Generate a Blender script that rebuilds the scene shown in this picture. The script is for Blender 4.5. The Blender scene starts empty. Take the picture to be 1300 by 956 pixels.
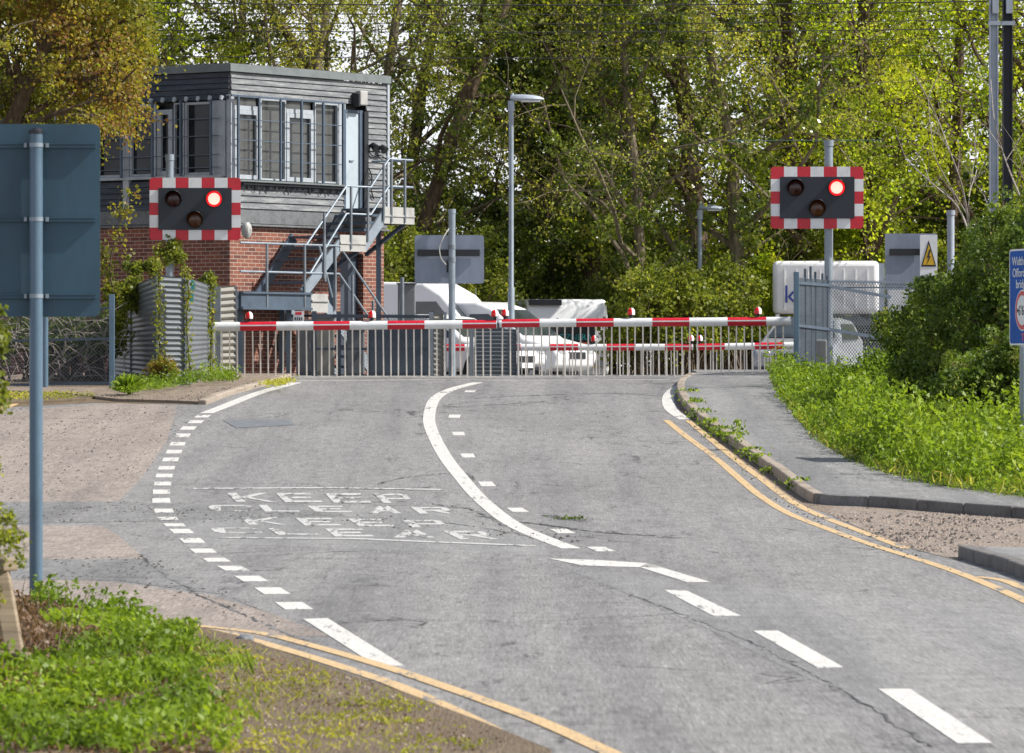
import bpy, bmesh, math, random
import numpy as np
from mathutils import Vector, Matrix
random.seed(11); RNG = np.random.default_rng(11)
S = bpy.context.scene
COL = S.collection
F = 6000.0          # focal length in photograph pixels
EYE = 1.75          # camera height
HY = 465.0          # row of the horizon

# ------------------------------------------------------------------ terrain profile
_yk = [-500, 0, 20, 33, 43, 50, 54, 60, 70, 76, 83, 88, 95, 100, 108, 120, 4000]
_bk = [1.78, 1.76, 1.75, 1.72, 1.66, 1.56, 1.46, 1.22, .79, .50, .23, .17, .20, .30, .45, .55, .60]
_yy = np.arange(-40, 200, .5)
_bb = np.interp(_yy, _yk, _bk)
_k = np.exp(-np.linspace(-2, 2, 11) ** 2); _k /= _k.sum()
_bs = np.convolve(np.pad(_bb, 5, mode='edge'), _k, mode='valid')
def below(y):
    if y <= -40: return 1.77
    if y >= 199: return .60
    return float(np.interp(y, _yy, _bs))
CUTS = [float(v) for v in range(10, 132)]
_cy = [-60.] + CUTS + [200.]
_cb = [below(v) for v in _cy]
def gz(y):            # height of the ground, piecewise linear between the cut planes
    return EYE - float(np.interp(y, _cy, _cb))
def P(px, py, d):
    return Vector(((px - 650) / F * d, d, EYE + (HY - py) / F * d))
def G(px, py, h=0.0):
    lo, hi = 12.0, 87.5
    for _ in range(50):
        m = (lo + hi) / 2
        y = HY + F * (EYE - gz(m) - h) / m
        if y > py: lo = m
        else: hi = m
    return Vector(((px - 650) / F * m, m, gz(m) + h))

# ------------------------------------------------------------------ materials
def nodes(name):
    m = bpy.data.materials.new(name); m.use_nodes = True
    nt = m.node_tree; nt.nodes.clear()
    out = nt.nodes.new('ShaderNodeOutputMaterial'); b = nt.nodes.new('ShaderNodeBsdfPrincipled')
    nt.links.new(b.outputs[0], out.inputs[0])
    return m, nt, b, out
def N(nt, t, **kw):
    n = nt.nodes.new(t)
    for k, v in kw.items():
        if k in n.inputs: n.inputs[k].default_value = v
        else: setattr(n, k, v)
    return n
def ramp(nt, src, stops):
    r = nt.nodes.new('ShaderNodeValToRGB'); e = r.color_ramp.elements
    while len(e) < len(stops): e.new(.5)
    for i, (p, c) in enumerate(stops):
        e[i].position = p; e[i].color = (*c, 1) if len(c) == 3 else c
    nt.links.new(src, r.inputs[0]); return r
def mixc(nt, f, a, b, mode='MIX'):
    m = nt.nodes.new('ShaderNodeMix'); m.data_type = 'RGBA'; m.blend_type = mode
    if hasattr(f, 'links'): nt.links.new(f, m.inputs[0])
    else: m.inputs[0].default_value = f
    for s, v in ((6, a), (7, b)):
        if hasattr(v, 'links'): nt.links.new(v, m.inputs[s])
        else: m.inputs[s].default_value = (*v, 1)
    return m.outputs[2]
def coords(nt, scale=(1, 1, 1), loc=(0, 0, 0)):
    g = N(nt, 'ShaderNodeTexCoord'); mp = N(nt, 'ShaderNodeMapping')
    mp.inputs['Scale'].default_value = scale; mp.inputs['Location'].default_value = loc
    nt.links.new(g.outputs['Object'], mp.inputs[0]); return mp.outputs[0]
def noise(nt, vec, scale, detail=4, rough=.55):
    n = N(nt, 'ShaderNodeTexNoise'); n.inputs['Scale'].default_value = scale
    n.inputs['Detail'].default_value = detail; n.inputs['Roughness'].default_value = rough
    if vec is not None: nt.links.new(vec, n.inputs['Vector'])
    return n.outputs[0]
def bump(nt, b, h, strength=.3, dist=.01):
    bp = N(nt, 'ShaderNodeBump'); bp.inputs['Strength'].default_value = strength; bp.inputs['Distance'].default_value = dist
    nt.links.new(h, bp.inputs['Height']); nt.links.new(bp.outputs[0], b.inputs['Normal'])

def simple(name, col, rough=.6, metal=0., dirt=.25, dscale=3., stretch=(1, 1, 1), bumpy=0., spec=None):
    """painted / metal / plastic surface with grime variation"""
    m, nt, b, o = nodes(name)
    v = coords(nt, stretch)
    n1 = noise(nt, v, dscale, 5, .6); n2 = noise(nt, v, dscale * 9, 3)
    dark = tuple(c * (1 - dirt) for c in col); lite = tuple(min(1, c * (1 + dirt * .4)) for c in col)
    r = ramp(nt, n1, [(.3, dark), (.5, col), (.72, lite)])
    c = mixc(nt, .35 * dirt * 2, r.outputs[0], ramp(nt, n2, [(.35, dark), (.6, lite)]).outputs[0])
    nt.links.new(c, b.inputs['Base Color'])
    b.inputs['Metallic'].default_value = metal
    rr = N(nt, 'ShaderNodeMapRange'); rr.inputs['To Min'].default_value = max(.05, rough - .12); rr.inputs['To Max'].default_value = min(1, rough + .15)
    nt.links.new(n2, rr.inputs[0]); nt.links.new(rr.outputs[0], b.inputs['Roughness'])
    if spec is not None: b.inputs['Specular IOR Level'].default_value = spec
    if bumpy: bump(nt, b, n2, bumpy)
    return m

def asphalt(name, base, warm=0., dark=.55, speck=1., patch=.35, cracks=True):
    m, nt, b, o = nodes(name)
    v = coords(nt); vs = coords(nt, (1, .22, 1), (3, 1, 0))
    big = noise(nt, vs, .9, 5, .6); mid = noise(nt, v, 4, 5, .65)
    fine = noise(nt, coords(nt, (1, .055, 1), (0, 5, 0)), 55, 3, .75); grain2 = noise(nt, coords(nt, (1, .12, 1), (2, 3, 0)), 11, 4, .7)
    w = (base * (1 + warm), base, base * (1 - warm * .7))
    d = tuple(c * dark for c in w); l = tuple(c * 1.3 for c in w)
    band = noise(nt, coords(nt, (1.5, .035, 1), (4, 2, 0)), 1.1, 4, .55)
    c1 = ramp(nt, big, [(.28, tuple(c * (1 - patch) for c in w)), (.5, w), (.75, tuple(c * 1.18 for c in w))]).outputs[0]
    c2 = mixc(nt, .32, c1, ramp(nt, mid, [(.3, d), (.55, w), (.8, l)]).outputs[0])
    sp = ramp(nt, fine, [(.30, (.25,) * 3), (.44, (.85,) * 3), (.56, (1.05,) * 3), (.72, (1.75,) * 3)]).outputs[0]
    c3 = mixc(nt, min(1., .62 * speck), c2, sp, 'MULTIPLY')
    c3 = mixc(nt, .45 * speck, c3, ramp(nt, grain2, [(.32, (.55,) * 3), (.5, (1.,) * 3), (.7, (1.25,) * 3)]).outputs[0], 'MULTIPLY')
    c3 = mixc(nt, .8, c3, ramp(nt, band, [(.34, (.80, .80, .82)), (.5, (1,) * 3), (.66, (1.10, 1.10, 1.09))]).outputs[0], 'MULTIPLY')
    if cracks:
        vo = N(nt, 'ShaderNodeTexVoronoi'); vo.feature = 'DISTANCE_TO_EDGE'; vo.inputs['Scale'].default_value = .55
        wv = N(nt, 'ShaderNodeVectorMath', operation='ADD')
        nn = N(nt, 'ShaderNodeTexNoise'); nn.inputs['Scale'].default_value = 1.3; nn.inputs['Detail'].default_value = 6
        nt.links.new(v, nn.inputs['Vector']); nt.links.new(nn.outputs['Color'], wv.inputs[0]); nt.links.new(v, wv.inputs[1])
        nt.links.new(wv.outputs[0], vo.inputs['Vector'])
        ck = ramp(nt, vo.outputs[0], [(0, (1,) * 3), (.014, (0,) * 3)]).outputs[0]
        msk = ramp(nt, noise(nt, coords(nt, (1, 1, 1), (9, 4, 0)), .35, 3), [(.50, (0,) * 3), (.60, (1,) * 3)]).outputs[0]
        cc = mixc(nt, 1., ck, msk, 'MULTIPLY')
        # tar patches that follow the worn places
        tar = ramp(nt, noise(nt, coords(nt, (1, .16, 1), (1.7, 8.2, 0)), 1.6, 10, .8), [(.575, (0,) * 3), (.64, (.8,) * 3)]).outputs[0]
        c3 = mixc(nt, cc, c3, (.02, .02, .021)); 
        tm = mixc(nt, 1., tar, ramp(nt, grain2, [(.42, (1,) * 3), (.56, (.0,) * 3)]).outputs[0], 'MULTIPLY')
        c3 = mixc(nt, tm, c3, (.03, .031, .034))
    nt.links.new(c3, b.inputs['Base Color'])
    b.inputs['Roughness'].default_value = .78; b.inputs['Specular IOR Level'].default_value = .35
    bump(nt, b, fine, .5, .006)
    return m

def paint(name, col, wear=.5, scale=14., under=(.18, .178, .175)):
    """thermoplastic line paint, worn through to the tarmac in places"""
    m, nt, b, o = nodes(name)
    v = coords(nt, (1, .12, 1)); n1 = noise(nt, v, scale, 7, .75); n2 = noise(nt, coords(nt, (1, .4, 1)), 1.2, 3); n3 = noise(nt, v, 55, 2)
    c = mixc(nt, .6, ramp(nt, n1, [(.25, tuple(x * .62 for x in col)), (.62, col)]).outputs[0], ramp(nt, n3, [(.35, tuple(x * .7 for x in col)), (.6, col)]).outputs[0])
    mk = N(nt, 'ShaderNodeMath', operation='MULTIPLY_ADD'); nt.links.new(n2, mk.inputs[0]); mk.inputs[1].default_value = .45; nt.links.new(n1, mk.inputs[2])
    p = .54 + .24 * wear
    w = ramp(nt, mk.outputs[0], [(p, (1,) * 3), (p + .05, (0,) * 3)]).outputs[0]
    c = mixc(nt, w, c, under)
    nt.links.new(c, b.inputs['Base Color']); b.inputs['Roughness'].default_value = .6
    bump(nt, b, n1, .25, .004)
    return m

def soil(name, a, bb, c, scale=6.):
    m, nt, b, o = nodes(name); v = coords(nt)
    n1 = noise(nt, coords(nt, (1, .15, 1)), scale, 8, .75); n2 = noise(nt, coords(nt, (1, .06, 1)), 60, 3, .75); n3 = noise(nt, v, .7, 3)
    k = mixc(nt, .55, ramp(nt, n1, [(.35, a), (.5, bb), (.68, c)]).outputs[0], ramp(nt, n2, [(.35, a), (.65, c)]).outputs[0])
    k = mixc(nt, ramp(nt, n3, [(.4, (0,) * 3), (.6, (.5,) * 3)]).outputs[0], k, bb)
    nt.links.new(k, b.inputs['Base Color']); b.inputs['Roughness'].default_value = .95
    bump(nt, b, n2, .8, .02); return m

def leafmat(name, stops, trans=.45, rough=.45, spec=.3):
    m, nt, b, o = nodes(name)
    at = N(nt, 'ShaderNodeAttribute'); at.attribute_name = 'tint'
    r = ramp(nt, at.outputs['Fac'], stops)
    nt.links.new(r.outputs[0], b.inputs['Base Color']); b.inputs['Roughness'].default_value = rough
    b.inputs['Specular IOR Level'].default_value = spec
    tr = N(nt, 'ShaderNodeBsdfTranslucent')
    tc = mixc(nt, 1., r.outputs[0], (1.5, 1.5, .7), 'MULTIPLY'); nt.links.new(tc, tr.inputs[0])
    mx = N(nt, 'ShaderNodeMixShader'); mx.inputs[0].default_value = trans
    nt.links.new(b.outputs[0], mx.inputs[1]); nt.links.new(tr.outputs[0], mx.inputs[2]); nt.links.new(mx.outputs[0], o.inputs[0])
    return m

def bark(name, a, c):
    m, nt, b, o = nodes(name); v = coords(nt, (1, 1, .25))
    n1 = noise(nt, v, 12, 6, .7)
    nt.links.new(ramp(nt, n1, [(.35, a), (.65, c)]).outputs[0], b.inputs['Base Color']); b.inputs['Roughness'].default_value = .9
    bump(nt, b, n1, .8, .03); return m

def brick(name, dirx, diry):
    m, nt, b, o = nodes(name)
    g = N(nt, 'ShaderNodeNewGeometry'); dt = N(nt, 'ShaderNodeVectorMath', operation='DOT_PRODUCT')
    nt.links.new(g.outputs['Position'], dt.inputs[0]); dt.inputs[1].default_value = (dirx, diry, 0)
    sx = N(nt, 'ShaderNodeSeparateXYZ'); nt.links.new(g.outputs['Position'], sx.inputs[0])
    cb = N(nt, 'ShaderNodeCombineXYZ'); nt.links.new(dt.outputs['Value'], cb.inputs[0]); nt.links.new(sx.outputs[2], cb.inputs[1])
    t = N(nt, 'ShaderNodeTexBrick'); nt.links.new(cb.outputs[0], t.inputs['Vector'])
    t.inputs['Scale'].default_value = 1; t.inputs['Brick Width'].default_value = .225; t.inputs['Row Height'].default_value = .075
    t.inputs['Mortar Size'].default_value = .007; t.inputs['Mortar Smooth'].default_value = .3; t.inputs['Bias'].default_value = -.1
    t.inputs['Color1'].default_value = (.24, .085, .055, 1); t.inputs['Color2'].default_value = (.11, .04, .035, 1)
    t.inputs['Mortar'].default_value = (.42, .36, .30, 1)
    n1 = noise(nt, cb.outputs[0], 1.2, 5, .6); n2 = noise(nt, cb.outputs[0], 30, 4, .6)
    c = mixc(nt, .6, t.outputs[0], ramp(nt, n1, [(.3, (.6, .55, .55)), (.6, (1.1, 1.05, 1.))]).outputs[0], 'MULTIPLY')
    c = mixc(nt, .35, c, ramp(nt, n2, [(.3, (.5,) * 3), (.7, (1.4,) * 3)]).outputs[0], 'MULTIPLY')
    nt.links.new(c, b.inputs['Base Color']); b.inputs['Roughness'].default_value = .85
    inv = N(nt, 'ShaderNodeMath', operation='SUBTRACT'); inv.inputs[0].default_value = 1; nt.links.new(t.outputs['Fac'], inv.inputs[1])
    bump(nt, b, inv.outputs[0], .6, .008); return m

def timber(name, dirx, diry, a, mid, c):
    m, nt, b, o = nodes(name)
    g = N(nt, 'ShaderNodeNewGeometry'); dt = N(nt, 'ShaderNodeVectorMath', operation='DOT_PRODUCT')
    nt.links.new(g.outputs['Position'], dt.inputs[0]); dt.inputs[1].default_value = (dirx, diry, 0)
    sx = N(nt, 'ShaderNodeSeparateXYZ'); nt.links.new(g.outputs['Position'], sx.inputs[0])
    cb = N(nt, 'ShaderNodeCombineXYZ'); nt.links.new(dt.outputs['Value'], cb.inputs[0])
    ml = N(nt, 'ShaderNodeMath', operation='MULTIPLY'); nt.links.new(sx.outputs[2], ml.inputs[0]); ml.inputs[1].default_value = 9
    nt.links.new(ml.outputs[0], cb.inputs[1])
    n1 = noise(nt, cb.outputs[0], 1.3, 6, .65); n2 = noise(nt, cb.outputs[0], 9, 4, .6)
    k = mixc(nt, .4, ramp(nt, n1, [(.32, a), (.5, mid), (.66, c)]).outputs[0], ramp(nt, n2, [(.3, a), (.7, c)]).outputs[0])
    nt.links.new(k, b.inputs['Base Color']); b.inputs['Roughness'].default_value = .75
    bump(nt, b, n2, .4, .005); return m

def glass(name, a=(.01, .012, .015), stripes=None):
    m, nt, b, o = nodes(name)
    b.inputs['Base Color'].default_value = (*a, 1); b.inputs['Roughness'].default_value = .08
    b.inputs['Specular IOR Level'].default_value = .8
    if stripes:
        g = N(nt, 'ShaderNodeNewGeometry'); w = N(nt, 'ShaderNodeTexWave'); w.bands_direction = 'Z'; w.inputs['Scale'].default_value = stripes
        w.inputs['Distortion'].default_value = .3
        nt.links.new(g.outputs['Position'], w.inputs['Vector'])
        c = ramp(nt, w.outputs['Fac'], [(.3, (.025, .028, .03)), (.7, (.13, .135, .125))])
        nt.links.new(c.outputs[0], b.inputs['Base Color']); b.inputs['Roughness'].default_value = .25
    else:
        v = coords(nt); n1 = noise(nt, v, 1.5, 3)
        nt.links.new(ramp(nt, n1, [(.35, a), (.7, tuple(x * 2.5 + .01 for x in a))]).outputs[0], b.inputs['Base Color'])
    return m
def glow(name, col, strength):
    m, nt, b, o = nodes(name)
    b.inputs['Base Color'].default_value = (*col, 1); b.inputs['Emission Color'].default_value = (*col, 1)
    b.inputs['Emission Strength'].default_value = strength
    return m

M = {}
M['asphalt'] = asphalt('asphalt', .225, .01, patch=.22)
M['asphalt_smooth'] = asphalt('asphalt_smooth', .235, .0, speck=.75, patch=.15, cracks=False)
M['asphalt_dark'] = asphalt('asphalt_dark', .20, .0, speck=1., patch=.3)
M['pink'] = asphalt('pink_chippings', .24, .16, speck=1.1, patch=.14, cracks=False)
M['pave'] = asphalt('pavement_tarmac', .225, .0, speck=.8, patch=.25, cracks=False)
M['footway'] = soil('worn_footway', (.10, .075, .055), (.22, .17, .13), (.34, .28, .22), 5)
M['gravel'] = soil('gravel', (.08, .065, .055), (.25, .20, .16), (.42, .36, .31), 9)
M['earth'] = soil('earth', (.05, .035, .02), (.13, .09, .055), (.22, .17, .11), 3)
M['grassbase'] = soil('grass_soil', (.02, .03, .01), (.06, .075, .02), (.12, .11, .05), 3)
M['white_paint'] = paint('white_road_paint', (.66, .65, .62), .16)
M['worn_paint'] = paint('worn_white_paint', (.54, .54, .525), .40, 11)
M['yellow_paint'] = paint('yellow_road_paint', (.62, .44, .23), .26)
M['kerb'] = simple('kerb_concrete', (.32, .27, .22), .9, dirt=.5, dscale=2, bumpy=.5)
M['kerb_dark'] = simple('kerb_dark_concrete', (.15, .145, .14), .9, dirt=.5, dscale=2, bumpy=.5)
M['iron'] = simple('cast_iron', (.20, .215, .23), .6, .3, .4, 8, bumpy=.5)
M['galv'] = simple('galvanised_steel', (.27, .32, .37), .5, .35, .25, 4)
M['teal_wire'] = simple('greenish_wire', (.05, .13, .12), .6)
M['galv_dark'] = simple('weathered_galvanised_steel', (.20, .23, .26), .6, .3, .35, 4)
M['steel_blue'] = simple('blue_grey_painted_steel', (.065, .095, .135), .5, .0, .35, 3)
M['sign_back'] = simple('blue_grey_sign_back', (.036, .088, .13), .55, 0., .35, 1.6, (1, 1, .3))
M['post_blue'] = simple('blue_grey_post', (.10, .165, .23), .45, .15, .25, 5, (1, 1, .4))
M['sign_grey'] = simple('grey_sign_back', (.24, .28, .36), .55, 0., .25, 2, (1, 1, .3))
M['black'] = simple('black_plastic', (.012, .014, .018), .45, 0., .3, 5)
M['black_board'] = simple('black_backing_board', (.016, .022, .034), .5, 0., .2, 3)
M['red'] = simple('red_reflective', (.55, .012, .03), .35, 0., .2, 6)
M['white'] = simple('white_reflective', (.72, .74, .76), .4, 0., .14, 6)
M['boom_white'] = simple('white_boom_paint', (.70, .72, .73), .4, 0., .14, 5)
M['cream'] = simple('cream_painted_steel', (.38, .385, .37), .55, 0., .3, 3)
M['skirt'] = simple('off_white_skirt_bars', (.78, .72, .64), .5, 0., .2, 6)
M['lens_red'] = simple('red_lens', (.75, .01, .01), .15, 0., .1, 8)
M['lens_amber'] = simple('unlit_amber_lens', (.07, .022, .006), .2, 0., .2, 8)
M['lens_dark'] = simple('unlit_red_lens', (.035, .006, .006), .2, 0., .2, 8)
M['lit_core'] = glow('lit_signal_lens', (1, .47, .38), 1.15)
M['lit_ring'] = glow('lit_lens_rim', (1, .015, .02), .5)
M['brick_a'] = brick('red_brick', .59, .81)
M['brick_b'] = brick('red_brick_side', -.81, .59)
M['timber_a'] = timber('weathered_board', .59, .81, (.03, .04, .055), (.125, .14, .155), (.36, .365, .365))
M['timber_b'] = timber('shaded_board', -.81, .59, (.012, .018, .028), (.035, .045, .065), (.09, .10, .12))  # same boards, with the shade of the left face put into the colour
M['lead'] = simple('lead_flashing', (.15, .16, .17), .7, .1, .6, 4)
M['fascia'] = simple('roof_fascia', (.15, .175, .18), .7, 0, .3, 3)
M['felt'] = simple('roof_felt', (.10, .10, .10), .9)
M['frame_white'] = simple('white_window_frame', (.36, .40, .44), .5, 0, .3, 4)
M['door_blue'] = simple('pale_blue_door', (.40, .47, .52), .5, 0, .2, 2)
M['blind'] = glass('pane_with_blind', stripes=14)
M['pane'] = glass('dark_pane')
M['pane'].node_tree.nodes['Principled BSDF'].inputs['Specular IOR Level'].default_value = .25
M['vglass'] = glass('vehicle_glass', (.02, .026, .03))
M['corr'] = simple('corrugated_steel', (.145, .165, .185), .5, .3, .3, 1.5)
M['panel_beige'] = simple('beige_ribbed_panel', (.20, .195, .17), .6, 0, .35, 2)
M['cab_grey'] = simple('grey_cabinet', (.17, .18, .19), .6, 0, .25, 2)
M['cab_navy'] = simple('navy_grey_cabinet', (.045, .06, .085), .5, 0, .25, 2)
M['car_white'] = simple('white_car_paint', (.80, .81, .82), .18, 0, .06, 1)
M['car_silver'] = simple('silver_car_paint', (.42, .44, .47), .25, .5, .06, 1)
M['tyre'] = simple('tyre_rubber', (.02, .02, .02), .85)
M['rim'] = simple('wheel_rim', (.35, .36, .37), .3, .7)
M['headlight'] = simple('headlight_lens', (.45, .48, .5), .1, .2, .3, 8)
M['amber'] = simple('amber_indicator', (.7, .25, .02), .3)
M['tarp'] = simple('white_truck_curtain', (.78, .78, .79), .5, 0, .12, 1.2)
M['navy_text'] = simple('navy_lettering', (.02, .05, .3), .5)
M['teal'] = simple('teal_lettering', (.02, .28, .30), .5)
M['orange'] = simple('orange_red_reflection', (.48, .07, .02), .5)
M['yellow'] = simple('yellow_vinyl', (.65, .48, .02), .5)
M['sign_blue'] = simple('blue_sign_face', (.003, .09, .42), .6, 0, .15, 3, spec=.2)
M['warn_yellow'] = simple('yellow_sign_face', (.65, .40, .01), .4)
M['sign_white'] = simple('white_sign_face', (.72, .75, .78), .4, 0, .08)
M['wire'] = simple('dark_wire', (.02, .022, .025), .6)
M['wire_galv'] = simple('galvanised_mesh_wire', (.13, .16, .19), .5, .3)
M['mast'] = simple('galvanised_mast', (.36, .41, .48), .6, .2, .3, 2)
M['mast_dark'] = simple('dark_mast', (.03, .035, .045), .7)
M['wood'] = timber('old_fence_wood', 0, 1, (.12, .09, .055), (.26, .20, .13), (.40, .33, .23))
M['bark'] = bark('bark', (.045, .03, .018), (.15, .105, .065))
M['bark_pale'] = bark('pale_twig_bark', (.075, .06, .038), (.23, .19, .12))
M['bark_grey'] = bark('grey_twig_bark', (.20, .17, .15), (.42, .37, .34))
M['ivy'] = leafmat('ivy_leaf', [(0, (.035, .062, .016)), (.45, (.11, .16, .03)), (.8, (.27, .32, .055)), (1, (.50, .47, .16))], .42, .3, .6)
M['bush'] = leafmat('bush_leaf', [(0, (.06, .085, .02)), (.5, (.17, .205, .034)), (.85, (.32, .35, .055)), (1, (.48, .42, .12))], .5)
M['twigleaf'] = leafmat('young_olive_leaf', [(0, (.16, .19, .04)), (.5, (.33, .34, .055)), (.9, (.54, .50, .09)), (1, (.48, .36, .15))], .5)
M['lime'] = leafmat('lime_leaf', [(0, (.10, .16, .018)), (.4, (.27, .35, .025)), (.8, (.48, .52, .035)), (1, (.58, .54, .06))], .58)
M['maple'] = leafmat('bronze_maple_leaf', [(0, (.07, .10, .025)), (.35, (.17, .19, .03)), (.6, (.32, .28, .045)), (.8, (.25, .13, .05)), (1, (.16, .07, .045))], .5)
M['nettle'] = leafmat('nettle_leaf', [(0, (.06, .10, .016)), (.5, (.16, .25, .025)), (.9, (.30, .40, .04)), (1, (.42, .45, .12))], .45)
M['parsley'] = leafmat('cow_parsley_leaf', [(0, (.10, .17, .02)), (.5, (.22, .32, .03)), (.9, (.36, .44, .05)), (1, (.55, .56, .35))], .45)
M['hedge'] = leafmat('hedge_leaf', [(0, (.045, .075, .018)), (.45, (.11, .17, .03)), (.85, (.23, .29, .055)), (1, (.34, .24, .12))], .4)
M['deadleaf'] = leafmat('dry_leaf', [(0, (.08, .045, .03)), (.5, (.18, .11, .07)), (1, (.30, .2, .13))], .3)

# ------------------------------------------------------------------ mesh builder
class MB:
    def __init__(s): s.v = []; s.f = []; s.m = []
    def add(s, vs, fs, mi=0):
        o = len(s.v); s.v += [Vector(p) for p in vs]
        for f in fs: s.f.append([i + o for i in f]); s.m.append(mi)
        return s
    def box(s, c, size, ax=None, mi=0):
        ax = ax or (Vector((1, 0, 0)), Vector((0, 1, 0)), Vector((0, 0, 1)))
        c = Vector(c); h = [a * (z / 2) for a, z in zip(ax, size)]
        vs = [c + h[0] * i + h[1] * j + h[2] * k for i in (-1, 1) for j in (-1, 1) for k in (-1, 1)]
        return s.add(vs, [(0, 1, 3, 2), (4, 6, 7, 5), (0, 4, 5, 1), (2, 3, 7, 6), (0, 2, 6, 4), (1, 5, 7, 3)], mi)
    def bar(s, a, b, w, t=None, up=(0, 0, 1), mi=0):
        a = Vector(a); b = Vector(b); d = b - a; L = d.length
        if L < 1e-6: return s
        d.normalize(); u = Vector(up)
        if abs(d.dot(u)) > .99: u = Vector((1, 0, 0))
        x = d.cross(u).normalized(); y = x.cross(d).normalized()
        return s.box((a + b) / 2, (L, w, t or w), (d, x, y), mi)
    def tube(s, path, r, n=8, caps=True, mi=0):
        path = [Vector(p) for p in path]; o = len(s.v); k = len(path)
        rr = r if isinstance(r, (list, tuple)) else [r] * k
        ref = Vector((0, 0, 1)) if abs((path[-1] - path[0]).normalized().z) < .9 else Vector((1, 0, 0))
        for i, p in enumerate(path):
            d = (path[min(i + 1, k - 1)] - path[max(i - 1, 0)])
            d = d.normalized() if d.length > 1e-9 else Vector((0, 0, 1))
            x = d.cross(ref); x = x.normalized() if x.length > 1e-4 else Vector((1, 0, 0)); y = d.cross(x)
            for j in range(n):
                a = 2 * math.pi * j / n
                s.v.append(p + x * (math.cos(a) * rr[i]) + y * (math.sin(a) * rr[i]))
        for i in range(k - 1):
            for j in range(n):
                s.f.append([o + i * n + j, o + i * n + (j + 1) % n, o + (i + 1) * n + (j + 1) % n, o + (i + 1) * n + j]); s.m.append(mi)
        if caps:
            s.f.append([o + j for j in range(n)][::-1]); s.m.append(mi)
            s.f.append([o + (k - 1) * n + j for j in range(n)]); s.m.append(mi)
        return s
    def prism(s, pts, vec, mi=0):
        pts = [Vector(p) for p in pts]; vec = Vector(vec); n = len(pts)
        vs = pts + [p + vec for p in pts]
        fs = [list(range(n))[::-1], [i + n for i in range(n)]] + [[i, (i + 1) % n, (i + 1) % n + n, i + n] for i in range(n)]
        return s.add(vs, fs, mi)
    def quad(s, pts, mi=0): return s.add(pts, [list(range(len(pts)))], mi)
    def build(s, name, mats, parent=None, loc=None, smooth=False, bevel=0, fix=True, bseg=2):
        mats = mats if isinstance(mats, (list, tuple)) else [mats]
        me = bpy.data.meshes.new(name)
        off = Vector((0, 0, 0))
        if parent is not None:
            off = Vector(parent['_w'])
        elif loc is not None: off = Vector(loc)
        elif s.v:
            zs = min(v.z for v in s.v); c = sum(s.v, Vector()) / len(s.v); off = Vector((c.x, c.y, zs))
        me.from_pydata([tuple(v - off) for v in s.v], [], s.f)
        for m_ in mats: me.materials.append(m_ if not isinstance(m_, str) else M[m_])
        if len(mats) > 1: me.polygons.foreach_set('material_index', s.m)
        if fix:
            bm = bmesh.new(); bm.from_mesh(me); bmesh.ops.recalc_face_normals(bm, faces=bm.faces); bm.to_mesh(me); bm.free()
        if smooth:
            me.polygons.foreach_set('use_smooth', [True] * len(me.polygons))
            me.set_sharp_from_angle(angle=math.radians(38))
        o = bpy.data.objects.new(name, me); COL.objects.link(o)
        if parent is not None: o.parent = parent; o['_w'] = parent['_w']
        else: o.location = off; o['_w'] = tuple(off)
        if bevel:
            b = o.modifiers.new('bevel', 'BEVEL'); b.width = bevel; b.segments = bseg; b.limit_method = 'ANGLE'; b.angle_limit = math.radians(40)
            b.harden_normals = False
        return o

def tag(o, label=None, cat=None, group=None, kind=None):
    if label: o['label'] = label
    if cat: o['category'] = cat
    if group: o['group'] = group
    if kind: o['kind'] = kind
    return o
def thing(name, loc, label, cat, group=None):
    o = bpy.data.objects.new(name, None); COL.objects.link(o); o.location = loc; o['_w'] = tuple(loc)
    o.empty_display_size = .2
    return tag(o, label, cat, group)

def surf(name, polys, h, mat, skirt=0., kind='structure', label=None, cuts=None, hf=None):
    """flat-laid sheet(s) following the ground, cut at the same planes as the terrain"""
    bm = bmesh.new()
    for p in polys:
        vs = [bm.verts.new((q[0], q[1], 0)) for q in p]
        try: bm.faces.new(vs)
        except ValueError: pass
    ys = [v.co.y for v in bm.verts]; lo, hi = min(ys), max(ys)
    for c in CUTS:
        if lo < c < hi:
            bmesh.ops.bisect_plane(bm, geom=bm.verts[:] + bm.edges[:] + bm.faces[:], plane_co=(0, c, 0), plane_no=(0, 1, 0), dist=1e-5)
    for v in bm.verts: v.co.z = gz(v.co.y) + h + (hf(v.co.x, v.co.y) if hf else 0)
    bmesh.ops.triangulate(bm, faces=bm.faces[:])
    bmesh.ops.recalc_face_normals(bm, faces=bm.faces[:])
    up = sum(f.normal.z for f in bm.faces)
    if up < 0: bmesh.ops.reverse_faces(bm, faces=bm.faces[:])
    if skirt:
        es = [e for e in bm.edges if len(e.link_faces) == 1]
        r = bmesh.ops.extrude_edge_only(bm, edges=es)
        for v in r['geom']:
            if isinstance(v, bmesh.types.BMVert): v.co.z -= skirt
    me = bpy.data.meshes.new(name); bm.to_mesh(me); bm.free()
    me.materials.append(M[mat]); o = bpy.data.objects.new(name, me); COL.objects.link(o); o['_w'] = (0, 0, 0)
    if kind: o['kind'] = kind
    return o
def strip(path, w, taper=None):
    """quads along a world path"""
    pts = [Vector((p[0], p[1])) for p in path]; L = []; R = []
    for i, p in enumerate(pts):
        d = (pts[min(i + 1, len(pts) - 1)] - pts[max(i - 1, 0)]).normalized(); n = Vector((-d.y, d.x))
        ww = w if taper is None else w * taper[i]
        L.append(p + n * ww / 2); R.append(p - n * ww / 2)
    return [[L[i], L[i + 1], R[i + 1], R[i]] for i in range(len(pts) - 1)]
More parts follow.
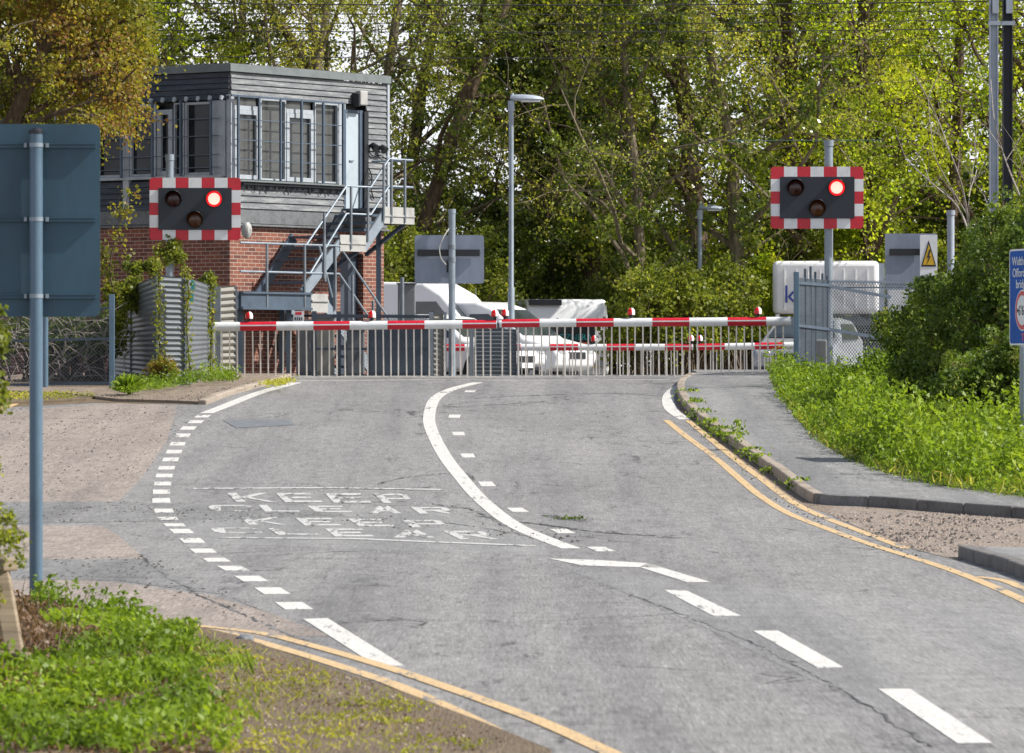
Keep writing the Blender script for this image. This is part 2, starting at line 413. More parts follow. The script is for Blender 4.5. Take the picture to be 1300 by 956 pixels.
def smooth_path(pts, k=6):
    out = []; n = len(pts)
    for i in range(n - 1):
        p0, p1, p2, p3 = pts[max(i - 1, 0)], pts[i], pts[i + 1], pts[min(i + 2, n - 1)]
        for j in range(k):
            t = j / k
            out.append(.5 * ((2 * p1) + (p2 - p0) * t + (2 * p0 - 5 * p1 + 4 * p2 - p3) * t * t + (3 * p1 - p0 - 3 * p2 + p3) * t ** 3))
    out.append(pts[-1]); return out
def GP(pts, h=0.): return [G(x, y, h) for x, y in pts]

# ------------------------------------------------------------------ ground
xs = [-3000, -300, -60, -20, 0, 20, 60, 300, 3000]
ysT = [-60.] + CUTS + [200., 3500.]
mb = MB()
for y in ysT:
    for x in xs: mb.v.append(Vector((x, y, gz(min(y, 200.)))))
nx = len(xs)
for j in range(len(ysT) - 1):
    for i in range(nx - 1):
        a = j * nx + i; mb.f.append([a, a + 1, a + nx + 1, a + nx]); mb.m.append(0)
tag(mb.build('ground', 'earth', loc=(0, 0, 0)), kind='structure')

kerbR = smooth_path(GP([(884, 482), (872, 489), (869, 500), (875, 513), (888, 527), (907, 542), (932, 560), (960, 580), (985, 597), (1010, 615), (1030, 630), (1046, 639)]), 4)
kerbR2 = smooth_path(GP([(1046, 639), (1075, 642), (1130, 644), (1200, 650), (1330, 660)]), 3)
road = [(-60, 8)] + [(14, 8), (14, 34)] + [tuple(G(1500, 700).xy)] + [tuple(p.xy) for p in (kerbR + kerbR2[1:])[::-1]]
road = [(-60, 8), (30, 8), (30, G(1330, 660).y)] + [tuple(p.xy) for p in (kerbR + kerbR2[1:])[::-1]]
road += [(3.3, 84), (3.6, 96), (9, 104), (10, 130), (-9, 130), (-4.4, 96), (-3.95, 84)]
road += [tuple(G(*q).xy) for q in [(372, 481), (345, 488), (300, 500), (262, 514), (240, 514), (120, 512), (0, 518), (-500, 524)]]
road += [(-60, G(0, 524).y)]
surf('road', [road], .003, 'asphalt')
surf('side_road', [[G(*q) for q in [(-900, 524), (0, 522), (150, 512), (225, 516), (212, 560), (185, 600), (150, 637), (0, 640), (-900, 640)]],
                   [G(*q) for q in [(-900, 668), (0, 668), (130, 668), (150, 680), (187, 710), (0, 711), (-900, 711)]],
                   [G(*q) for q in [(-900, 730), (40, 733), (150, 740), (270, 757), (340, 778), (400, 800), (420, 808), (250, 812), (-900, 820)]]], .0042, 'pink')
# smoother resurfaced strips
surf('road_patch', [[G(*q) for q in [(240, 640), (560, 646), (690, 690), (700, 706), (640, 704), (420, 697), (255, 690), (215, 668)]],
                    [G(*q) for q in [(700, 716), (900, 742), (1330, 772), (1500, 800), (1500, 900), (1110, 900), (1000, 850), (900, 800), (800, 755)]]], .0042, 'asphalt_smooth')
surf('road_patch', [[G(*q) for q in [(150, 637), (420, 650), (440, 655), (200, 662), (0, 666), (-500, 666), (-500, 641)]],
                    [G(*q) for q in [(187, 710), (215, 728), (330, 775), (352, 782), (280, 755), (150, 738), (-500, 728), (-500, 713)]]], .0055, 'asphalt_dark')
# gravel entrance on the right
surf('gravel_entrance', [[G(*q) for q in [(1060, 643), (1130, 645), (1200, 651), (1450, 664), (1450, 716), (1300, 715), (1238, 706), (1215, 712), (1180, 703), (1130, 688), (1085, 668), (1050, 652)]]], .0065, 'gravel')
surf('pavement', [[G(*q) for q in [(1243, 707), (1450, 711), (1450, 790), (1400, 770)]]], .09, 'pave', skirt=.12)
kb = MB()
kp = GP([(1236, 708), (1262, 716), (1290, 724), (1330, 738), (1400, 760)])
def kerbs(path, mb, w=.13, h=.12, L=.9, inset=0., below_=.1):
    """separate kerb stones along a path"""
    cum = [0]
    for a, b in zip(path, path[1:]): cum.append(cum[-1] + (b - a).length)
    def at(s):
        s = min(max(s, 0), cum[-1])
        for i in range(len(path) - 1):
            if cum[i + 1] >= s: t = (s - cum[i]) / max(1e-9, cum[i + 1] - cum[i]); return path[i].lerp(path[i + 1], t)
        return path[-1]
    s = 0
    while s < cum[-1] - .05:
        a = at(s + .008); b = at(min(s + L, cum[-1]) - .008); dz = random.uniform(-.006, .008)
        d = (b - a).normalized(); n = Vector((d.y, -d.x, 0)).normalized()
        a2 = a + n * (inset + w / 2); b2 = b + n * (inset + w / 2)
        a2.z = gz(a2.y) + (h - below_) / 2 + dz; b2.z = gz(b2.y) + (h - below_) / 2 + dz
        mb.bar(a2, b2, w, h + below_); s += L
kerbs(kp, kb, w=.14, h=.11)
tag(kb.build('kerb', 'kerb_dark', loc=(0, 0, 0), bevel=.02), kind='structure')
# right pavement
kr = [p.copy() for p in kerbR + kerbR2[1:]]
outer = [G(x, y, .11) for x, y in [(1450, 640), (1320, 632), (1230, 622), (1170, 612), (1110, 596), (1060, 574), (1020, 542), (1000, 515), (990, 497), (987, 479)]]
inner = strip([p.xy for p in kr], .12)
innerline = [Vector((q[2][0], q[2][1])) for q in strip([p.xy for p in kr], .16)]
innerline = [Vector((strip([p.xy for p in kr], .20)[0][3]))] + [q[2] for q in strip([p.xy for p in kr], .20)]
pv = [(p.x, p.y) for p in innerline] + [(p.x, p.y) for p in outer] + [(4.8, 88), (3.35, 88), (3.3, 84)]
surf('pavement', [pv], .112, 'pave', skirt=.12)
kb = MB(); kerbs(kerbR, kb, h=.12); tag(kb.build('kerb', 'kerb', loc=(0, 0, 0), bevel=.02), kind='structure')
kb = MB(); kerbs(kerbR2, kb, h=.12); tag(kb.build('kerb', 'kerb_dark', loc=(0, 0, 0), bevel=.02), kind='structure')
# left raised footway by the fence
kl = smooth_path(GP([(262, 514), (300, 500), (345, 488), (372, 481)]), 4)
kb = MB(); kerbs(kl[::-1], kb, h=.085, L=.8); tag(kb.build('kerb', 'kerb', loc=(0, 0, 0), bevel=.02), kind='structure')
lf = [(p.x - .1, p.y + .1) for p in kl] + [(-3.9, 84.5), (-4.1, 90.5), (-9, 90.5), (-9, G(0, 500).y + 1)] + [tuple(G(*q).xy) for q in [(90, 503), (150, 510), (225, 512)]]
surf('footway', [lf], .045, 'footway', skirt=.05)
surf('verge', [[G(*q) for q in [(-900, 490), (140, 484), (160, 492), (110, 509), (0, 514), (-900, 520)]]], .03, 'earth', skirt=.05)
# channel debris beside the kerb
surf('gutter_grit', [[G(*q) for q in [(868, 498), (874, 513), (887, 527), (906, 543), (931, 562), (984, 599), (1029, 632), (1046, 641), (1100, 648), (1060, 655), (1010, 640), (955, 602), (905, 562), (872, 537), (858, 512)]]], .0048, 'footway')
# railway deck panels on the crossing
dk = MB()
for k in range(2):
    for rr in (-.72, .72):
        y0 = 89.5 + k * 3.6 + rr
        dk.bar((-4.2, y0, gz(y0) + .012), (3.9, y0 + .1, gz(y0) + .012), .07, .02)
tag(dk.build('rails', 'iron', loc=(0, 0, 0)), kind='structure')

# ------------------------------------------------------------------ road markings
def marks(name, polys, mat, h=.0075): return surf(name, polys, h, mat, skirt=.0035 if mat != 'crack' else 0)
marks('road_marking', strip(smooth_path(GP([(376, 486), (335, 497), (300, 510), (262, 525)]), 4), .19), 'white_paint')
dd = GP([(257, 529), (248.5, 536), (239, 544), (231.6, 553.4), (225.5, 564), (221, 574), (216.5, 584), (211.5, 594.6), (208.4, 604.4), (206.5, 614.6), (205, 625), (204.5, 636), (208, 649), (213, 659), (221.5, 667), (230.5, 675), (244, 687), (258, 700), (274.5, 711.6), (296, 722.3), (319, 735.5), (345.5, 751), (373, 770)])
pl = []
for i, c in enumerate(dd):
    t = (dd[min(i + 1, len(dd) - 1)] - dd[max(i - 1, 0)]); t.z = 0; t.normalize()
    L = .46 * min((dd[min(i + 1, len(dd) - 1)] - c).length if i < len(dd) - 1 else 2, 2.1)
    pl += strip([(c - t * L / 2).xy, (c + t * L / 2).xy], .20)
marks('road_marking', pl, 'white_paint')
marks('road_marking', [[G(*q) for q in [(385, 787), (416, 786), (512, 846), (478, 847)]]], 'white_paint')
marks('road_marking', strip(smooth_path(GP([(606, 486), (575, 494), (553, 506), (545, 527), (548, 547), (565, 580), (590, 612), (620, 643), (660, 671), (725, 697)]), 5), .18), 'white_paint')
marks('road_marking', strip(GP([(374, 484), (540, 482.6), (620, 483.4), (850, 482.8)]), .16), 'worn_paint', .0085)
pl = []
sd = [(597, 497), (577, 529), (582, 551), (594, 579), (618, 615), (657, 648), (714, 675), (763, 698)]
sg = GP(sd)
for i, c in enumerate(sg):
    t = sg[min(i + 1, 7)] - sg[max(i - 1, 0)]; t.z = 0; t.normalize()
    pl += strip([(c - t * .42).xy, (c + t * .42).xy], .17)
marks('road_marking', pl, 'white_paint')
marks('road_marking', [[G(*q) for q in p] for p in ([(697, 710), (760, 712), (822, 716), (840, 722), (740, 719)], [(822, 716), (902, 740), (872, 740), (812, 721)],
      [(843, 750), (872, 751), (941, 783), (906, 783)], [(956, 802), (988, 802), (1070, 848), (1038, 849)], [(1115, 876), (1155, 876), (1260, 945), (1215, 945)])], 'white_paint')
marks('road_marking', strip(smooth_path(GP([(885, 483), (862, 491), (849, 503), (851, 519), (870, 533)]), 4), .19), 'white_paint')
yo = smooth_path(GP([(846, 534), (872, 555), (906, 580), (935, 605), (965, 630), (1000, 652), (1050, 672), (1100, 690), (1160, 709), (1225, 731), (1300, 763), (1400, 810)]), 4)
yi = smooth_path(GP([(874, 534), (907, 562), (942, 590), (978, 617), (1008, 639), (1050, 659), (1100, 678), (1150, 697)]), 4)
yi2 = smooth_path(GP([(1240, 733), (1275, 738), (1310, 752), (1380, 780)]), 3)
marks('road_marking', strip([p.xy for p in yo], .10) + strip([p.xy for p in yi], .10) + strip([p.xy for p in yi2], .10), 'yellow_paint')
ya = smooth_path(GP([(225, 793), (330, 805), (400, 822), (480, 845), (550, 868), (680, 915), (780, 960)]), 4)
yb = smooth_path(GP([(230, 796), (290, 806), (370, 828), (440, 850), (510, 874), (600, 915), (690, 965)]), 4)
marks('road_marking', strip([p.xy for p in ya], .1) + strip([p.xy for p in yb], .1), 'yellow_paint', .0085)
marks('road_marking', [[G(*q) for q in [(-60, 512), (24, 513), (0, 523), (-80, 525)]]], 'yellow_paint')

def ragged(pts, w, seed):
    rs = random.Random(seed); base = smooth_path(GP(pts), 22); out = []
    for i, p in enumerate(base): out.append(Vector((p.x + rs.gauss(0, .016), p.y + rs.gauss(0, .035))))
    tp = [max(.15, rs.gauss(1, .55)) for _ in out]; return strip(out, w, tp)
M['crack'] = paint('seam_and_shadow', (.05, .051, .053), .62, 9, (.19, .188, .186))
marks('road_crack_and_shadow', ragged([(800, 756), (838, 770), (890, 790), (950, 815), (1010, 846), (1075, 882), (1180, 950)], .015, 1) + ragged([(600, 506), (690, 502), (780, 500), (850, 504)], .05, 2)  # the second strip is a shadow band across the road, painted dark
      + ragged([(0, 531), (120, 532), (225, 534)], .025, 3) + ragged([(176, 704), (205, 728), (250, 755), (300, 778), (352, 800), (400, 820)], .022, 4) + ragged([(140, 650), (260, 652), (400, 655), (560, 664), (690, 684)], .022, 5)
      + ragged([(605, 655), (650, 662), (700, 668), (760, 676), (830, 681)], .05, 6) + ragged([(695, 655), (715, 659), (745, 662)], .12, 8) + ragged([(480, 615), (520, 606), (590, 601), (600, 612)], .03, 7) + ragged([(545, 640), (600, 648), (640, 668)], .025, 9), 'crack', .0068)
STK = {  # strokes in a unit box, origin top-left, y down; (x0,y0,x1,y1) rectangles or 4-point polygons
 'K': [[(0, 0), (.24, 0), (.24, 1), (0, 1)], [(.19, .48), (.82, 0), (1, 0), (.30, .60)], [(.30, .50), (.42, .40), (1, 1), (.80, 1)]],
 'E': [[(0, 0), (.25, 0), (.25, 1), (0, 1)], [(.2, 0), (.95, 0), (.95, .19), (.2, .19)], [(.2, .41), (.8, .41), (.8, .59), (.2, .59)], [(.2, .81), (1, .81), (1, 1), (.2, 1)]],
 'P': [[(0, 0), (.25, 0), (.25, 1), (0, 1)], [(.2, 0), (.8, 0), (.8, .18), (.2, .18)], [(.2, .46), (.8, .46), (.8, .6), (.2, .6)], [(.8, 0), (1, .1), (1, .5), (.8, .6)]],
 'C': [[(.12, .02), (.3, .12), (.22, .88), (.12, .98)], [(0, .25), (.12, .02), (.12, .98), (0, .75)], [(.12, .02), (.85, 0), (1, .15), (.3, .14)], [(.12, .98), (.85, 1), (1, .85), (.3, .86)], [(.85, .0), (1, .15), (1, .28), (.85, .26)], [(.85, 1), (1, .85), (1, .72), (.85, .74)]],
 'L': [[(0, 0), (.25, 0), (.25, 1), (0, 1)], [(.2, .81), (1, .81), (1, 1), (.2, 1)]],
 'A': [[(.36, 0), (.62, 0), (.26, 1), (0, 1)], [(.38, 0), (.64, 0), (1, 1), (.74, 1)], [(.25, .62), (.75, .62), (.8, .76), (.2, .76)]],
 'R': [[(0, 0), (.25, 0), (.25, 1), (0, 1)], [(.2, 0), (.8, 0), (.8, .18), (.2, .18)], [(.2, .42), (.8, .42), (.8, .56), (.2, .56)], [(.8, 0), (1, .1), (1, .46), (.8, .56)], [(.45, .56), (.68, .56), (1, 1), (.78, 1)]]}
def word(rows):
    pl = []
    for ch, x0, x1, y0, y1, sk in rows:
        for st in STK[ch]:
            pl.append([G(x0 + (x1 - x0) * a + sk * b, y0 + (y1 - y0) * b) for a, b in st])
    return pl
rows = [('K', 288, 338, 626.5, 638, 12), ('E', 350, 398, 626.5, 638.5, 12), ('E', 412, 460, 627, 639, 12), ('P', 474, 515, 627.5, 639.5, 13),
        ('C', 263, 318, 642, 650, 6), ('L', 328, 372, 642, 650.5, 9), ('E', 390, 436, 643, 651, 12), ('A', 466, 508, 643, 652.5, 2), ('R', 521, 566, 644.5, 653, 12),
        ('K', 304, 352, 657.5, 667, 12), ('E', 375, 422, 658.5, 668, 12), ('E', 442, 488, 659.5, 669, 13), ('P', 510, 558, 661, 670.5, 13),
        ('C', 265, 325, 671, 678, 10), ('L', 340, 392, 671.5, 680, 13), ('E', 412, 462, 672, 682, 13), ('A', 496, 548, 673.5, 683.5, 4), ('R', 562, 612, 675, 685.5, 22)]
marks('road_lettering', word(rows), 'worn_paint', .0085)
marks('road_marking', strip(GP([(245, 621), (420, 620), (559, 622.4)]), .20) + strip(GP([(280, 683.6), (450, 685), (673, 693.8)]), .18), 'worn_paint', .0095)
surf('manhole_cover', [[G(*q) for q in [(283, 534), (366, 533), (374, 540), (300, 544)]]], .008, 'iron')
# ================================================================== signal box
T1 = Vector((.59, .81, 0)).normalized(); N1 = Vector((.81, -.59, 0)).normalized(); UP = Vector((0, 0, 1))
C0 = Vector((-5.43, 91, 0))
def SB(u, w, z): return C0 + T1 * u + N1 * w + UP * z
def pu(px, w=0.):
    k = (px - 650) / F
    return (k * (91 - .59 * w) + 5.43 - .81 * w) / (.59 - .81 * k)
def pwl(px):
    k = (px - 650) / F
    return (91 * k + 5.43) / (.81 + .59 * k)
def pz(py, u=0., w=0.): return EYE + (HY - py) / F * (91 + .81 * u - .59 * w)
UL = 4.92; WL = -7.2; gb = 1.45
zt = pz(82); zb = pz(283); zl = pz(264)
box = thing('signal_box', SB(UL / 2, WL / 2, gb), 'two storey railway signal box with grey weatherboard upper floor on red brick', 'signal box')
def sbox(mb, u0, u1, w0, w1, z0, z1, mi=0): mb.box(SB((u0 + u1) / 2, (w0 + w1) / 2, (z0 + z1) / 2), (abs(u1 - u0), abs(w1 - w0), abs(z1 - z0)), (T1, N1, UP), mi)
wall = MB()
du0, du1 = pu(434), pu(463)     # ground floor doorway
dz1 = pz(322, 3.8)
sbox(wall, .03, du0, -.30, -.03, gb - .3, zb); sbox(wall, du1, UL - .03, -.30, -.03, gb - .3, zb); sbox(wall, du0, du1, -.30, -.03, dz1, zb)
sbox(wall, .03, .33, WL, -.305, gb - .3, zb, 1)
sbox(wall, .335, UL - .03, WL, WL + .3, gb - .3, zb, 0); sbox(wall, UL - .33, UL - .03, WL + .305, -.305, gb - .3, zb, 1)
wo_ = wall.build('brick_wall', ['brick_a', 'brick_b'], box)
for pl_ in wo_.data.polygons: pl_.material_index = 0 if abs(pl_.normal.dot(N1)) > .7 else 1
gd = MB(); sbox(gd, du0, du1, -.22, -.17, gb - .2, dz1); gd.build('door', 'cab_navy', box)
# lead flashing band
ld = MB(); sbox(ld, -.02, UL + .02, -.08, .02, zb, zl); sbox(ld, -.02, .06, WL, -.082, zb, zl); ld.build('lead_flashing', 'lead', box, bevel=.01)
ld = MB(); sbox(ld, -.06, UL + .05, -.1, .07, zb - .05, zb - .01); sbox(ld, -.05, .05, WL, -.11, zb - .05, zb - .01); ld.build('ledge', 'lead', box, bevel=.008)
# weatherboards
def boards(mb, a0, a1, z0, z1, face, mi=0, bh=.115):
    z = z0; n = max(1, round((z1 - z0) / bh)); h = (z1 - z0) / n
    for i in range(n):
        zz = z0 + i * h; j = random.uniform(-.004, .004)
        if face == 'a':
            p = [SB(a0, .0, zz), SB(a0, .045 + j, zz + .004), SB(a0, .018 + j, zz + h - .004), SB(a0, .0, zz + h - .004)]; vec = T1 * (a1 - a0)
        else:
            p = [SB(0, a0, zz), SB(-.045 + j, a0, zz + .004), SB(-.018 + j, a0, zz + h - .004), SB(0, a0, zz + h - .004)]; vec = N1 * (a1 - a0)
        mb.prism(p, vec, mi)
wz0, wz1 = pz(228), pz(121); lz0 = pz(232)
wu0, wu1 = pu(296), pu(437.5); dru0, dru1 = pu(438.5), pu(458.5)
tb = MB()
ztop = pz(91)
boards(tb, 0, UL, wz1, ztop, 'a'); boards(tb, 0, dru0 - .03, zl, wz0 - .04, 'a'); boards(tb, pu(464), UL, zl, wz1, 'a')
tb.build('weatherboard', ['timber_a'], box)
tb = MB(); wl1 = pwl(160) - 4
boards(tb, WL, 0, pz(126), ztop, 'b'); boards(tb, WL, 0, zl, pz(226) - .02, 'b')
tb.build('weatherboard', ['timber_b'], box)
cr = MB(); sbox(cr, 0.02, UL - .02, WL + .02, -.07, zl - .05, ztop - .02); 
# dark inside volume set back behind the glass
core = MB(); sbox(core, .16, UL - .05, WL + .1, -.16, zl, ztop); core.build('inner_wall', 'black', box)
cp = MB(); sbox(cp, -.03, .07, -.07, .05, zl, wz1 + .02); cp.build('corner_post', 'frame_white', box, bevel=.008)
cp = MB(); sbox(cp, -.06, .0, -.42, -.09, pz(224), pz(127)); cp.build('corner_board', 'frame_white', box, bevel=.008)
ct = MB(); sbox(ct, UL - .02, UL + .05, -.05, .06, zl, ztop); ct.build('corner_trim', 'frame_white', box)
# roof
rf = MB(); sbox(rf, -.06, UL + .05, WL - .1, .055, zt - .02, zt + .03); roof = rf.build('roof', 'felt', box)
fa = MB(); sbox(fa, -.085, UL + .07, .058, .085, ztop + .003, zt + .015); sbox(fa, -.09, -.062, WL - .1, .056, ztop + .003, zt + .015); fa.build('fascia', 'fascia', roof, bevel=.006)
# windows on the sunlit face
def framed(px0, px1, z0, z1, nm='window', fw=.055, white=True, wp=.03):
    u0, u1 = pu(px0), pu(px1); m = MB()
    sbox(m, u0, u0 + fw, -.03, wp, z0, z1); sbox(m, u1 - fw, u1, -.03, wp, z0, z1)
    sbox(m, u0 + fw, u1 - fw, -.03, wp, z0, z0 + fw); sbox(m, u0 + fw, u1 - fw, -.03, wp, z1 - fw, z1)
    o = m.build(nm, 'frame_white' if white else 'steel_blue', box, bevel=.006)
    g = MB(); sbox(g, u0 + fw, u1 - fw, -.055, -.04, z0 + fw, z1 - fw); g.build('pane', 'blind', o)
    return o
sbh = MB(); 
for a, b2, t in ((297, 328, 1), (329.5, 362, 0), (363, 397, 1), (398.5, 428.5, 0)):
    o = framed(a, b2, wz0 + .02, wz1 - (.27 if t else .02), fw=.085 if t else .035)
    if t:
        m = MB(); sbox(m, pu(a), pu(b2), -.03, .02, wz1 - .265, wz1 - .18); m.build('transom', 'frame_white', o)
        g = MB(); sbox(g, pu(a) + .02, pu(b2) - .02, -.05, -.04, wz1 - .18, wz1 - .01); g.build('top_light', 'blind', o)
m = MB(); sbox(m, pu(429), pu(437.5), -.03, .035, wz0, wz1); m.build('jamb', 'frame_white', box, bevel=.006)
m = MB(); sbox(m, pu(294), pu(438), -.02, .16, wz0 - .035, wz0); m.build('window_sill', 'fascia', box, bevel=.006)
# brackets and spikes hanging below the sill
m = MB()
for i in range(26):
    u = pu(303) + (pu(433) - pu(303)) * i / 25 + random.uniform(-.03, .03)
    m.bar(SB(u, .10, wz0 - .04), SB(u + random.uniform(-.05, .05), .07, wz0 - .13 - random.uniform(0, .07)), .035, .02)
m.bar(SB(pu(303), .11, wz0 - .07), SB(pu(433), .11, wz0 - .07), .03)
m.build('grille_bracket', 'black', box)
# steel grille in front of the windows
m = MB()
for px in (302.5, 329, 356.5, 383, 410.7, 436): sbox(m, pu(px, .14) - .022, pu(px, .14) + .022, .12, .16, wz0 + .0, wz1 - .0)
for yy in (151, 177, 202): 
    z = pz(yy); sbox(m, pu(297, .14), pu(438, .14), .125, .14, z - .009, z + .009)
sbox(m, pu(294, .14), pu(438, .14), .12, .15, wz1 - .03, wz1 + .01)
m.build('window_grille', 'steel_blue', box)
# door, reveal and floodlight
dzz0, dzz1 = pz(268, 3.7), pz(143, 3.6)
m = MB(); sbox(m, dru0 - .02, dru1 - .1, -.02, .02, dzz0, dzz1); d_ = m.build('door', 'door_blue', box, bevel=.005)
m = MB(); m.bar(SB(dru0 + .1, .03, dzz0 + 1.0), SB(dru0 + .22, .03, dzz0 + 1.0), .03); m.build('handle', 'galv', d_)
m = MB(); sbox(m, dru0 - .08, dru0 - .022, -.03, .04, dzz0, dzz1 + .06); sbox(m, dru1 - .098, dru1 - .0, -.03, .05, dzz0, dzz1 + .06); sbox(m, dru0 - .02, dru1 - .1, -.03, .04, dzz1 + .002, dzz1 + .06)
m.build('door_frame', 'steel_blue', box)
m = MB(); sbox(m, dru1 + .002, pu(463.8), -.02, .09, dzz0, dzz1 + .04); m.build('downpipe_boxing', 'black', box)
uL, zL = pu(450), pz(125, 3.6)
m = MB(); sbox(m, uL - .10, uL + .14, .10, .24, zL - .13, zL + .16); fl = m.build('floodlight', 'cream', box, bevel=.02)
m = MB(); sbox(m, uL - .16, uL - .105, .05, .24, zL - .16, zL + .10); m.build('floodlight_shadow', 'black', fl, bevel=.01)  # black block stands in for the shadow left of the cream box
for px, py in ((467.5, 185), (479.5, 187)):
    u, z = pu(px), pz(py, 4); m = MB(); m.tube([SB(u, .02, z), SB(u, .12, z + .02), SB(u, .2, z - .05)], [.03, .06, .085], 10); m.build('wall_lamp', 'black', box, smooth=True)
m = MB(); m.tube(smooth_path([SB(pu(466), .06, pz(192, 4)), SB(pu(470), .07, pz(197, 4)), SB(pu(480), .07, pz(196, 4)), SB(pu(487), .06, pz(200, 4))], 4), .012, 5); m.build('cable', 'black', box)
m = MB(); m.tube(smooth_path([SB(pu(466), .06, pz(214, 4)), SB(pu(469), .07, pz(225, 4)), SB(pu(468), .07, pz(240, 4)), SB(pu(472), .06, pz(252, 4))], 4), .014, 5); m.build('cable', 'black', box)
# oval cream sounder by the corner
m = MB(); c = SB(-.12, .45, pz(293))
ring = []
for i, (rr, dd_) in enumerate(((.02, .0), (.09, .0), (.105, .05), (.1, .1), (.07, .135), (.01, .145))):
    ring.append((rr, dd_))
a1 = Vector((.86, -.5, 0)).normalized(); a2 = Vector((.5, .86, 0)).normalized()
vs = []; nn = 18
for rr, dd_ in ring:
    for j in range(nn):
        t = 2 * math.pi * j / nn; vs.append(c + a2 * 0 + a1 * dd_ + Vector((-a1.y, a1.x, 0)) * (math.cos(t) * rr) + UP * (math.sin(t) * rr * 1.55))
fs = [[i * nn + j, i * nn + (j + 1) % nn, (i + 1) * nn + (j + 1) % nn, (i + 1) * nn + j] for i in range(len(ring) - 1) for j in range(nn)]
m.add(vs, fs); m.bar(c, SB(.0, -.02, pz(293)), .05); m.build('alarm_sounder', 'cream', box, smooth=True)
# windows of the shaded face
def leftwin(x0, x1, z0, z1, fw=.05, nm='window'):
    w0, w1 = pwl(x0), pwl(x1); m = MB()
    f = lambda a, b2, c_, d2: sbox(m, -.04, .03, a, b2, c_, d2)
    f(w0, w0 + fw, z0, z1); f(w1 - fw, w1, z0, z1); f(w0 + fw, w1 - fw, z0, z0 + fw); f(w0 + fw, w1 - fw, z1 - fw, z1)
    o = m.build(nm, 'frame_white', box, bevel=.006)
    g = MB(); sbox(g, .04, .05, w0 + fw, w1 - fw, z0 + fw, z1 - fw); g.build('pane', 'pane', o)
lz1 = pz(128); lzs = pz(221)
for x0, x1, fw in ((236, 277, .05), (200.5, 220, .10), (222, 235, .03), (166, 199, .05), (118, 158, .05), (70, 116, .05)):
    leftwin(x0, x1, lzs, lz1 - (.12 if fw > .06 else 0), fw)
m = MB(); sbox(m, -.06, .02, pwl(158.2), pwl(165.6), pz(262), lz1); m.build('mullion', 'frame_white', box)
m = MB(); sbox(m, -.10, .02, WL, pwl(284), lzs - .06, lzs - .005); m.build('window_sill', 'frame_white', box)
m = MB()
for px in (199.5, 235.5, 274, 160, 120, 90): w = pwl(px); sbox(m, -.17, -.13, w - .022, w + .022, lzs - .02, lz1 + .03)
for yy in (150, 172, 196, 212): sbox(m, -.15, -.135, pwl(60), pwl(284), pz(yy) - .008, pz(yy) + .008)
m.build('window_grille', 'steel_blue', box)
m = MB()
for px in range(196, 290, 15):
    m = MB(); m.tube([SB(-.10, pwl(px), lz1 + .09), SB(-.14, pwl(px), lz1 + .02)], [.045, .03], 8); m.build('eaves_bolt', 'frame_white', box)
# ---- steel staircase
st = MB(); wi, wo = .14, 1.15
zP = pz(372, -.2, wo); zM = pz(298.5, 2.3, wo) - .02; zU = pz(264.5, 3.8, wo)
uPa, uPb = -1.12, 1.36; uMa, uMb = 1.92, 2.74; uUa, uUb = 3.29, 4.26
def deck(mb, u0, u1, z, h=.33, w0=wi, w1=wo, flat=.04):
    sbox(mb, u0, u1, w0, w1, z - flat, z)
stair = st
deck(stair, uPa, uPb, zP); deck(stair, uMa - .25, uMb, zM); deck(stair, uUa, uUb, zU)
def treads(mb, u0, z0, u1, z1, n):
    for i in range(1, n):
        t = i / n; u = u0 + (u1 - u0) * t; z = z0 + (z1 - z0) * t; sbox(mb, u - .12, u + .12, wi + .03, wo - .03, z - .035, z + .015)
uF = .85
treads(stair, uF, zP, uMa - .25, zM, 5); treads(stair, uMb, zM, uUa, zU, 4); treads(stair, uPb, zP, uPb + 1.75, gb + .1, 8)
sc = stair.build('staircase', 'steel_blue', box)
ch = MB()   # channels of the lower platform
sbox(ch, uPa, uPb - .36, wo, wo + .05, zP - .32, zP + .02); sbox(ch, uPa, uPb - .36, wo + .05, wo + .09, zP - .32, zP - .27); sbox(ch, uPa, uPb - .36, wo + .05, wo + .09, zP - .02, zP + .02)
sbox(ch, uPa - .05, uPa, wi, wo, zP - .32, zP + .02)
ch.build('platform_channel', 'steel_blue', sc)
ch = MB(); sbox(ch, uPb - .355, uPb + .16, wo, wo + .05, zP - .36, zP + .0); sbox(ch, uPb - .355, uPb + .16, wo + .052, wo + .08, zP - .15, zP - .12)
ch.build('landing_edge', 'cream', sc); ch = MB()
sbox(ch, uMa, uMb, wo, wo + .04, zM - .30, zM + .02); sbox(ch, uMa, uMb, wo + .04, wo + .06, zM - .16, zM - .13)
ch.build('landing_edge', 'cream', sc); ch = MB()
sbox(ch, uUa + .03, uUb + .04, wo, wo + .04, zU - .31, zU + .02); sbox(ch, uUa + .03, uUb + .04, wo + .04, wo + .06, zU - .17, zU - .14)
sbox(ch, uUb, uUb + .04, wi, wo - .01, zU - .31, zU + .02)
ch.build('landing_edge', 'cream', sc)
sg_ = MB()
def stringer(mb, u0, z0, u1, z1, w, h=.22): mb.bar(SB(u0, w, z0), SB(u1, w, z1), .05, h, up=(0, 0, 1))
stringer(sg_, uF - .12, zP - .02, uMa - .1, zM - .02, wi - .03); sg_.build('stringer', 'steel_blue', sc)
sg_ = MB(); stringer(sg_, uF - .05, zP - .0, uMa + .05, zM - .16, wo); stringer(sg_, uMb - .05, zM - .22, uUa + .1, zU - .12, wo); stringer(sg_, uMb - .05, zM - .22, uUa + .1, zU - .12, wi)
stringer(sg_, uPb, zP - .1, uPb + 1.8, gb + .05, wo); stringer(sg_, uPb, zP - .1, uPb + 1.8, gb + .05, wi)
sg_.build('stringer', 'galv', sc)
hr = MB(); R_ = .022
def rail(pts): hr.tube([SB(*p) for p in pts], R_, 8)
zr1 = pz(310, .3, wo); zr2 = pz(346, .3, wo)
